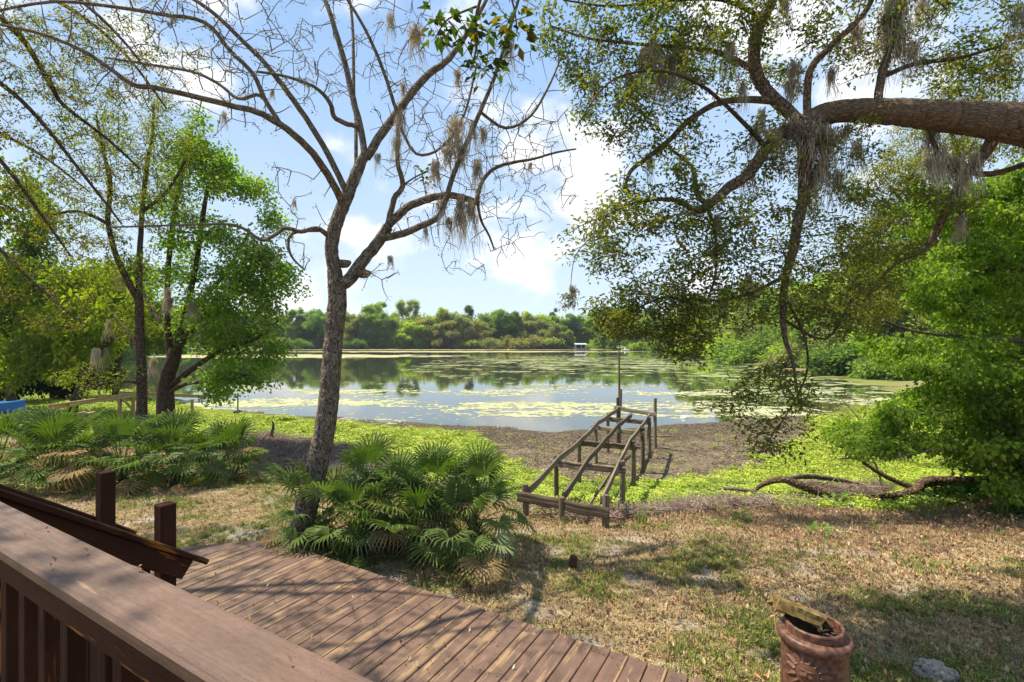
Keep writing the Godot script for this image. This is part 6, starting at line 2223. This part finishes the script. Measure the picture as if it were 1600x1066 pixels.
	for i in 40:
		var p := Vector3(rn(0.0, 0.13), -0.035 + rn(0, 0.02), rn(0.02, 0.12))
		gm.box(Transform3D(Basis(Vector3.UP, rn(0, 6)), p), Vector3(rn(0.006, 0.03), 0.006, rn(0.006, 0.014)), 0.001)
	var grit := made(s, "grit", gm, M.stump_wood)
	grit.set_meta("kind", "stuff")


func rock_mesh(sd: int, r: Vector3, rough: float) -> ArrayMesh:
	var nz := FastNoiseLite.new()
	nz.seed = sd
	nz.frequency = 1.2
	nz.fractal_octaves = 4
	var b := MeshMaker.new()
	var w := 28
	var h := 16
	var pts := []
	for j in h + 1:
		for i in w:
			var a := TAU * i / w
			var e := PI * j / h - PI / 2
			var d := Vector3(cos(a) * cos(e), sin(e), sin(a) * cos(e))
			pts.append(d * r * (1.0 + rough * nz.get_noise_3dv(d * 1.4)))
	for j in h:
		for i in w:
			var k := (i + 1) % w
			b.tri(pts[j * w + i], pts[j * w + k], pts[(j + 1) * w + i], Vector3.ZERO)
			b.tri(pts[j * w + k], pts[(j + 1) * w + k], pts[(j + 1) * w + i], Vector3.ZERO)
	return b.mesh()


func build_shore_things() -> void:
	# rocks and the stump on the lawn
	single("rock", rock_mesh(3, Vector3(0.14, 0.07, 0.11), 0.5), M.rock, "pale grey rock in the grass right of the clay pot", "rock", "", Transform3D(Basis(), at_ground(3.35, 3.85, 0.03)))
	var sb := MeshMaker.new()
	var at := at_ground(0.72, 5.75, 0)
	sb.tube(PackedVector3Array([at + Vector3(0, -0.1, 0), at + Vector3(0.0, 0.06, 0), at + Vector3(0.01, 0.135, 0.0), at + Vector3(0.012, 0.145, 0)]), PackedFloat32Array([0.055, 0.047, 0.045, 0.04]), 12, true, 0.06)
	single("cut_stump", sb.mesh(), M.stump_wood, "short brown stub of a cut sapling standing in the lawn", "stump")
	# fallen wood on the right
	var lg := thing("fallen_log", "thick dark fallen log with a side branch under the bright green tree", "log")
	var d := 10.2
	var l1 := smooth_line([[px(1356, 779, d), 0.075], [px(1395, 776, d - 0.1), 0.08], [px(1430, 768, d - 0.1), 0.09], [px(1448, 753, d), 0.105], [px(1500, 752, d), 0.10], [px(1545, 751, d + 0.1), 0.10], [px(1640, 748, d + 0.3), 0.10]], 0.15)
	limb_part(lg, "trunk", l1, M.bark_log, 14, 0.08)
	limb_part(lg, "branch", smooth_line([[px(1425, 762, d), 0.06], [px(1385, 745, d + 0.1), 0.05], [px(1355, 727, d + 0.2), 0.04], [px(1340, 716, d + 0.2), 0.03], [px(1312, 717, d + 0.3), 0.015]], 0.15), M.bark_log, 8)
	limb_part(lg, "branch", smooth_line([[px(1455, 760, d), 0.04], [px(1500, 772, d - 0.2), 0.03], [px(1530, 785, d - 0.3), 0.014]], 0.15), M.bark_log, 7)
	var lg2 := thing("driftwood", "arched weathered driftwood root lying left of the fallen log", "driftwood")
	limb_part(lg2, "root", smooth_line([[px(1178, 768, 10.6), 0.03], [px(1195, 756, 10.5), 0.055], [px(1222, 750, 10.4), 0.07], [px(1250, 758, 10.3), 0.085], [px(1285, 770, 10.2), 0.10], [px(1332, 784, 10.0), 0.05]], 0.15), M.bark_log, 12, 0.12)
	limb_part(lg2, "root", smooth_line([[px(1178, 768, 10.6), 0.03], [px(1150, 764, 10.8), 0.05], [px(1118, 765, 11), 0.02]], 0.2), M.bark_grey, 8, 0.1)
	limb_part(lg2, "root", smooth_line([[px(1222, 750, 10.5), 0.05], [px(1262, 744, 10.9), 0.06], [px(1310, 750, 11), 0.05], [px(1350, 758, 11), 0.02]], 0.2), M.bark_grey, 8, 0.1)
	# upright dead snag and the mooring post on the left bank
	var sn := thing("dead_snag", "short grey dead snag leaning on the bank left of the bare trunk", "snag")
	var q := at_ground(-9.3, 18.6, -0.05)
	limb_part(sn, "trunk", smooth_line([[q, 0.09], [q + Vector3(0.1, 0.35, 0), 0.07], [q + Vector3(0.18, 0.7, 0), 0.045], [q + Vector3(0.1, 0.85, 0), 0.015]], 0.2), M.bark_grey, 8, 0.15)
	var mp := thing("mooring_post", "thin post with a round dark foot at the waterline below the green maple", "post")
	q = at_ground(-15.0, 26.6, 0)
	var b := MeshMaker.new()
	b.tube(PackedVector3Array([q, q + Vector3(0, 1.1, 0)]), PackedFloat32Array([0.035, 0.035]), 8)
	made(mp, "pole", b, M.jetty_wood)
	b = MeshMaker.new()
	b.lathe(PackedVector2Array([Vector2(0, 0), Vector2(0.22, 0), Vector2(0.22, 0.09), Vector2(0.05, 0.15), Vector2(0, 0.15)]), 20, Transform3D(Basis(), q))
	made(mp, "foot", b, M.dark_opening)
	# yellow timber frame of a new little dock
	var dk := thing("timber_frame", "yellow new timber frame of a small dock behind the left palmettos", "dock frame")
	var y0 := gy(-19, 22)
	for k in 2:
		b = MeshMaker.new()
		var oz := k * 0.9
		b.bar(px(75, 637, 19) + Vector3(0, 0, -oz), px(212, 616, 24) + Vector3(0, 0, -oz), 0.05, 0.2)
		made(dk, "long_beam", b, M.new_lumber)
	b = MeshMaker.new()
	b.bar(px(185, 614, 23.6), px(345, 621, 26), 0.05, 0.16)
	made(dk, "long_beam", b, M.new_lumber)
	for p in [[80, 637, 19.1], [187, 621, 23], [208, 620, 23.8], [300, 622, 25.3]]:
		b = MeshMaker.new()
		var tp := px(p[0], p[1] + 2, p[2] + 0.06)
		b.bar(Vector3(tp.x, gy(tp.x, -tp.z) - 0.2, tp.z), tp, 0.11, 0.11, Vector3.RIGHT)
		made(dk, "post", b, M.new_lumber)
	b = MeshMaker.new()
	b.bar(px(190, 622, 22.9), px(207, 640, 23.6), 0.05, 0.12)
	made(dk, "brace", b, M.new_lumber)
	b = MeshMaker.new()
	b.bar(px(125, 645, 20.5), px(145, 645, 20.6), 0.5, 0.05)
	made(dk, "step_board", b, M.new_lumber)
	# the blue canoe, keel up
	var cn := thing("blue_canoe", "blue canoe hull lying on the bank at the left edge", "canoe", "", Vector3.ZERO)
	var tipw := px(39, 630, 20.0)
	var g0 := gy(tipw.x - 1.0, 20.0)
	for part in 2:
		b = MeshMaker.new()
		var rows := []
		var ns := 22
		for i in ns + 1:
			var tq := i / float(ns)
			var wd := 0.46 * pow(maxf(0.0, sin(PI * clampf(tq, 0.003, 0.997))), 0.8)
			var hh := 0.40 + 0.16 * pow(absf(tq * 2.0 - 1.0), 3.0)
			var line := []
			for k in 9:
				var a := lerpf(-1.0, 1.0, k / 8.0)
				var wx := wd * signf(a) * pow(absf(a), 0.7)
				var yy := hh * (pow(absf(a), 2.4))
				line.append(Vector3(tipw.x - 4.4 * (1.0 - tq) - 0.0, tipw.y - 0.42 + yy * (1.0 if part == 0 else 1.0), -20.0 + wx))
			rows.append(line)
		if part == 0:
			for i in ns:
				for k in 8:
					var mid := Vector3(rows[i][4].x, rows[i][4].y + 0.3, -20.0)
					b.tri(rows[i][k], rows[i + 1][k], rows[i][k + 1], mid)
					b.tri(rows[i + 1][k], rows[i + 1][k + 1], rows[i][k + 1], mid)
			made(cn, "hull", b, M.blue_hull_dark)
		else:
			for e in [0, 8]:
				b = MeshMaker.new()
				for i in ns:
					b.bar(rows[i][e], rows[i + 1][e] + Vector3(0.004, 0, 0), 0.04, 0.05)
				made(cn, "gunwale", b, M.blue_hull)
			b = MeshMaker.new()
			for i in range(1, ns - 1):
				var a0: Vector3 = rows[i][1]
				var a1: Vector3 = rows[i][7]
				var c0: Vector3 = rows[i + 1][1]
				var c1: Vector3 = rows[i + 1][7]
				b.tri(a0, c0, a1, a0 + Vector3.DOWN * 3)
				b.tri(c0, c1, a1, a0 + Vector3.DOWN * 3)
			made(cn, "cover", b, M.blue_hull)
	for sx in [-0.9, -3.2]:
		b = MeshMaker.new()
		var gx: float = tipw.x + sx
		b.bar(Vector3(gx, gy(gx, 19.7) - 0.1, -19.7), Vector3(gx, tipw.y - 0.36, -19.8), 0.1, 0.1, Vector3.RIGHT)
		b.bar(Vector3(gx, gy(gx, 20.3) - 0.1, -20.3), Vector3(gx, tipw.y - 0.36, -20.2), 0.1, 0.1, Vector3.RIGHT)
		made(cn, "trestle", b, M.jetty_wood)
	# far shore: the boat shed, and the white boat
	var df := 226.0
	var ft := at_ground((908 - 800) / FPX * df, df, 0)
	var sh := thing("boat_shed", "small shed with pale roof and open dark front on the far shore", "shed", "", ft)
	for p in [[-2.4, 0.0], [2.4, 0.0], [-2.4, -3.5], [2.4, -3.5], [0, 0.0]]:
		b = MeshMaker.new()
		b.bar(Vector3(p[0], -0.8, p[1]), Vector3(p[0], 2.6, p[1]), 0.16, 0.16, Vector3.RIGHT)
		made(sh, "post", b, M.white_paint)
	b = MeshMaker.new()
	b.box(Transform3D(Basis(Vector3.RIGHT, 0.12), Vector3(0, 2.85, -1.7)), Vector3(5.6, 0.15, 4.6))
	made(sh, "roof", b, M.roof_grey)
	b = MeshMaker.new()
	b.box(Transform3D(Basis(), Vector3(0, 0.2, 0.04)), Vector3(4.6, 1.7, 0.12))
	made(sh, "front_panel", b, M.shed_wall)
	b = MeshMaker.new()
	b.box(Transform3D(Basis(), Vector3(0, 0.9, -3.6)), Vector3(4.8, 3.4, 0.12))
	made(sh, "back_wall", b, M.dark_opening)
	var bt := thing("white_boat", "small white boat with an upright motor at the far shore above the tall pole", "boat", "", P((978 - 800) / FPX * 196.0, WATER, 196.0))
	b = MeshMaker.new()
	for k in 10:
		var tq := k / 10.0
		b.box(Transform3D(Basis(), Vector3(-1.6 + 3.2 * tq, 0.22 + 0.1 * tq * tq, 0)), Vector3(0.36, 0.42 + 0.16 * tq * tq, 1.3 * (1.0 - 0.8 * pow(tq, 3.0))), 0.06)
	made(bt, "hull", b, M.white_paint)
	b = MeshMaker.new()
	b.box(Transform3D(Basis(), Vector3(-0.3, 0.75, 0)), Vector3(0.5, 0.7, 0.6), 0.1)
	made(bt, "console", b, M.white_paint)
	b = MeshMaker.new()
	b.box(Transform3D(Basis(), Vector3(-1.75, 0.6, 0)), Vector3(0.3, 0.8, 0.35), 0.1)
	made(bt, "motor", b, M.metal_grey)
	single("white_float", rock_mesh(31, Vector3(0.16, 0.10, 0.16), 0.1), M.white_paint, "small white float on the water right of the jetty", "float", "", Transform3D(Basis(), P((1069 - 800) / FPX * 24.7, WATER + 0.04, 24.7)))


# ---------------------------------------------------------------- low plants
func build_low_plants() -> void:
	var t1: ArrayMesh = tuft(801, 9, 0.05, 0.006, 1.0)
	var t2: ArrayMesh = tuft(802, 8, 0.075, 0.006, 0.9)
	var bank: ArrayMesh = pad_plant(803, 20, 0.021, 0.12)
	var tall: ArrayMesh = tuft(804, 26, 0.42, 0.013, 0.9)
	var dry: Array[Transform3D] = []
	var dry_c := PackedColorArray()
	var gr: Array[Transform3D] = []
	var gr_c := PackedColorArray()
	var lf: Array[Transform3D] = []
	var lf_c := PackedColorArray()
	var bk: Array[Transform3D] = []
	var bk_c := PackedColorArray()
	var straw := [Color(0.50, 0.385, 0.20), Color(0.42, 0.31, 0.165), Color(0.60, 0.47, 0.27), Color(0.34, 0.255, 0.13)]
	var green := [Color(0.16, 0.20, 0.045), Color(0.22, 0.25, 0.06), Color(0.12, 0.16, 0.035), Color(0.30, 0.30, 0.08)]
	var brown := [Color(0.30, 0.18, 0.10), Color(0.38, 0.25, 0.15), Color(0.20, 0.11, 0.07), Color(0.44, 0.32, 0.21), Color(0.25, 0.155, 0.10), Color(0.38, 0.20, 0.10)]
	var lime := [Color(0.28, 0.38, 0.035), Color(0.36, 0.44, 0.045), Color(0.20, 0.31, 0.03), Color(0.42, 0.45, 0.08)]
	var count := 0
	while count < 150000:
		count += 1
		# closer ground is sown more thickly
		var f := 2.6 + 12.5 * pow(rng.randf(), 1.5)
		var x := rn(-1.25, 1.25) * (f + 0.6)
		if in_deck(x, f):
			continue
		var z := zone(x, f)
		if z == 2 or z == 1:
			continue
		var n1 := noise_b.get_noise_2d(x * 14.0, f * 14.0)
		var bare := noise_a.get_noise_2d(x * 16.0 + 77.0, f * 16.0)
		var p := at_ground(x, f, -0.004)
		var s := rn(0.6, 1.3)
		var bs := Basis(Vector3.UP, rn(0, TAU)).scaled(Vector3(s, s * rn(0.7, 1.2), s))
		if z == 3:
			if rng.randf() < 0.12:
				gr.append(Transform3D(bs, p))
				gr_c.append((green if rng.randf() < 0.6 else straw)[rng.randi() % 4] * rn(0.8, 1.2))
			continue
		if bare > 0.3 and rng.randf() < 0.75:
			continue
		if rng.randf() < 0.20 + n1 * 1.5:
			gr.append(Transform3D(bs, p))
			gr_c.append(green[rng.randi() % 4] * rn(0.8, 1.2))
		else:
			dry.append(Transform3D(bs, p))
			dry_c.append(straw[rng.randi() % 4] * rn(0.75, 1.15))
	var holder := self
	scatter(holder, "dry_grass", t1, M.grass, dry, dry_c, "short straw coloured grass over the lawn around the deck", "grass")
	scatter(holder, "green_grass", t2, M.grass, gr, gr_c, "patches of short green grass in the dry lawn", "grass")
	count = 0
	while count < 85000:
		count += 1
		var f := 3.0 + 18.0 * pow(rng.randf(), 1.3)
		var x := rn(-1.15, 1.25) * f
		if in_deck(x, f):
			continue
		var z := zone(x, f)
		if z == 1 and rng.randf() > 0.03 or z == 2 or z == 0 and rng.randf() > 0.30 + 0.35 * clampf(x * 0.25, -0.4, 1.0):
			continue
		var s := rn(0.45, 1.15) * (1.0 + maxf(0.0, f - 10.0) * 0.05)
		lf.append(Transform3D((Basis(Vector3.UP, rn(0, TAU)) * Basis(Vector3(rn(-1, 1), 0.1, rn(-1, 1)).normalized(), rn(-0.6, 0.6))).scaled(Vector3.ONE * s), at_ground(x, f, rn(0.004, 0.03))))
		lf_c.append(brown[rng.randi() % 6] * rn(0.75, 1.2))
	scatter(holder, "leaf_litter", LEAF.litter, M.litter, lf, lf_c, "brown fallen leaves lying over the lawn and under the trees", "leaves")
	count = 0
	while count < 120000:
		count += 1
		var f := 9.0 + 27.0 * pow(rng.randf(), 1.3)
		var x := rn(-1.2, 1.2) * f
		var zz := zone(x, f)
		if zz != 1 and not (zz == 3 and f > 8.5 and rng.randf() < 0.05) and not (zz == 2 and rng.randf() < 0.012):
			continue
		var n2 := noise_c.get_noise_2d(x * 60.0, f * 60.0)
		if n2 > 0.22 and rng.randf() < 0.7:
			continue
		var p := at_ground(x, f, -0.01)
		if p.y < WATER + 0.01:
			continue
		var s := rn(0.5, 1.15) * (1.0 + maxf(0.0, f - 14.0) * 0.06)
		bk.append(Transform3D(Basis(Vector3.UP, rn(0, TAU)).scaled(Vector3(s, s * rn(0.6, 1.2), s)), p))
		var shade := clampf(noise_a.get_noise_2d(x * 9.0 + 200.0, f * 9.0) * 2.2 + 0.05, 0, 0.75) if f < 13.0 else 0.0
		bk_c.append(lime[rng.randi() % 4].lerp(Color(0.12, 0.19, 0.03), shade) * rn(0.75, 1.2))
	var half: Array[Transform3D] = []
	var half_c := PackedColorArray()
	for i in range(0, bk.size(), 2):
		half.append(bk[i])
		half_c.append(bk_c[i])
	scatter(holder, "bank_grass", tuft(806, 16, 0.13, 0.010, 0.8), M.grass, half, half_c, "fine lime green grass standing among the low plants of the bank", "grass")
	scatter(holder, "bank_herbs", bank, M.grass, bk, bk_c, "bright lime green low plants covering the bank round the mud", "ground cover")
	# sticks, shells and dead leaves on the mud
	var bits := MeshMaker.new()
	for i in 5:
		var o := ball() * Vector3(0.5, 0.0, 0.5)
		var dd := Vector3(rn(-1, 1), rn(0, 0.2), rn(-1, 1)).normalized() * rn(0.03, 0.12)
		bits.tube(PackedVector3Array([o - dd, o + dd]), PackedFloat32Array([0.008, 0.004]), 4, true)
	for i in 9:
		var o := ball() * Vector3(0.6, 0.0, 0.6)
		one_leaf(bits, o + Vector3.UP * 0.012, Vector3(rn(-1, 1), 0.1, rn(-1, 1)).normalized(), Vector3.UP, rn(0.05, 0.11), rn(0.03, 0.06))
	var md: Array[Transform3D] = []
	var md_c := PackedColorArray()
	count = 0
	while count < 15000:
		count += 1
		var f := 12.5 + 13.0 * rng.randf()
		var x := rn(-14, 17)
		if zone(x, f) != 2:
			continue
		var p := at_ground(x, f, 0.006)
		if p.y < WATER + 0.01 or noise_b.get_noise_2d(x * 16.0, f * 16.0) + rn(-0.3, 0.3) < 0.02:
			continue
		var s := rn(0.5, 1.2)
		md.append(Transform3D(Basis(Vector3.UP, rn(0, TAU)).scaled(Vector3.ONE * s), p))
		md_c.append([Color(0.14, 0.11, 0.08), Color(0.19, 0.15, 0.105), Color(0.30, 0.24, 0.17), Color(0.11, 0.085, 0.06)][rng.randi() % 4])
	scatter(holder, "mud_debris", bits.mesh(), M.litter, md, md_c, "sticks and dead leaves littering the drying mud round the jetty", "debris")
	# far grass on the banks beyond the water is colour only; the brush heaps are twigs
	var tw := MeshMaker.new()
	for k in 14:
		var d := ball().normalized()
		var o := ball() * 0.2
		tw.tube(PackedVector3Array([o - d * 0.25, o + ball() * 0.04, o + d * 0.25]), PackedFloat32Array([0.006, 0.006, 0.003]), 3, false)
	var br: Array[Transform3D] = []
	var br_c := PackedColorArray()
	for q in [[-8.6, 17.0, 2.2, 2.0, 420], [-6.2, 15.6, 2.0, 1.8, 360], [-10.5, 18.4, 1.6, 1.4, 220], [-4.0, 13.9, 1.6, 1.0, 150], [4.0, 9.2, 1.8, 0.6, 60], [7.4, 11.0, 1.2, 0.5, 90], [1.6, 9.0, 1.6, 0.5, 60]]:
		for i in q[4]:
			var o := ball()
			var x: float = q[0] + o.x * q[2]
			var f: float = q[1] + o.z * q[3]
			var s := rn(0.6, 1.5)
			br.append(Transform3D(Basis(Vector3.UP, rn(0, TAU)).scaled(Vector3(s, s * 0.6, s)), at_ground(x, f, rn(0.02, 0.16))))
			br_c.append([Color(0.22, 0.16, 0.13), Color(0.30, 0.23, 0.18), Color(0.18, 0.13, 0.11)][rng.randi() % 3])
	scatter(holder, "dead_brush", tw.mesh(), M.litter, br, br_c, "purplish brown dead brush heaped along the top of the bank", "brush")
	# grassy weeds and broad-leaved plants one can count
	var k := 0
	var say := ["tufty grass clump right of the jetty's front post", "grass clump left of the leaf litter's middle", "bright grass clump at the edge of the litter, below the log", "dark grass clump on the right below the fallen log", "grass clump at the far right of the litter", "thin grass clump on the lawn near the right edge", "pale grass clump beside the rock", "grass clump at the foot of the jetty's front beam"]
	for q in [[2.05, 7.75, 1.0], [3.6, 8.6, 0.8], [5.4, 7.3, 0.55], [7.1, 8.2, 1.2], [8.1, 8.0, 1.0], [5.4, 4.9, 0.6], [3.1, 3.9, 0.6], [0.9, 8.0, 0.8]]:
		var g := single("grass_clump", tall, M.grass_clump if M.has("grass_clump") else clump_mat(), say[k], "grass clump", "grass clumps in the lawn", Transform3D(Basis(Vector3.UP, rn(0, 6)).scaled(Vector3.ONE * q[2]), at_ground(q[0], q[1], -0.01)))
		k += 1
	var broad := clump(820, 14, 0.13, 0.08, 0.13, -0.6)
	k = 0
	var say2 := ["low broad-leaved green plant alone in the leaf litter", "broad-leaved plant in front of the driftwood root", "broad-leaved plant between the jetty and the litter", "broad-leaved plant under the fallen log", "broad-leaved plant at the left end of the litter", "broad-leaved plant behind the grass clump near the right"]
	for q in [[4.55, 7.2, 1.0], [4.9, 9.6, 1.2], [2.9, 9.3, 1.1], [6.4, 9.6, 1.4], [3.7, 7.9, 0.7], [8.6, 9.2, 1.5]]:
		single("broadleaf_weed", broad, M.weed if M.has("weed") else weed_mat(), say2[k], "weed", "broad-leaved weeds on the bank", Transform3D(Basis(Vector3.UP, rn(0, 6)).scaled(Vector3(q[2], q[2] * 0.8, q[2])), at_ground(q[0], q[1], 0.07 * q[2])))
		k += 1


func clump_mat() -> StandardMaterial3D:
	return leaf_mat("grass_clump", Color(0.14, 0.19, 0.04), Color(0.6, 0.65, 0.3), 0.6)


func weed_mat() -> StandardMaterial3D:
	return leaf_mat("weed", Color(0.11, 0.22, 0.03), Color(0.7, 0.8, 0.3), 0.5)
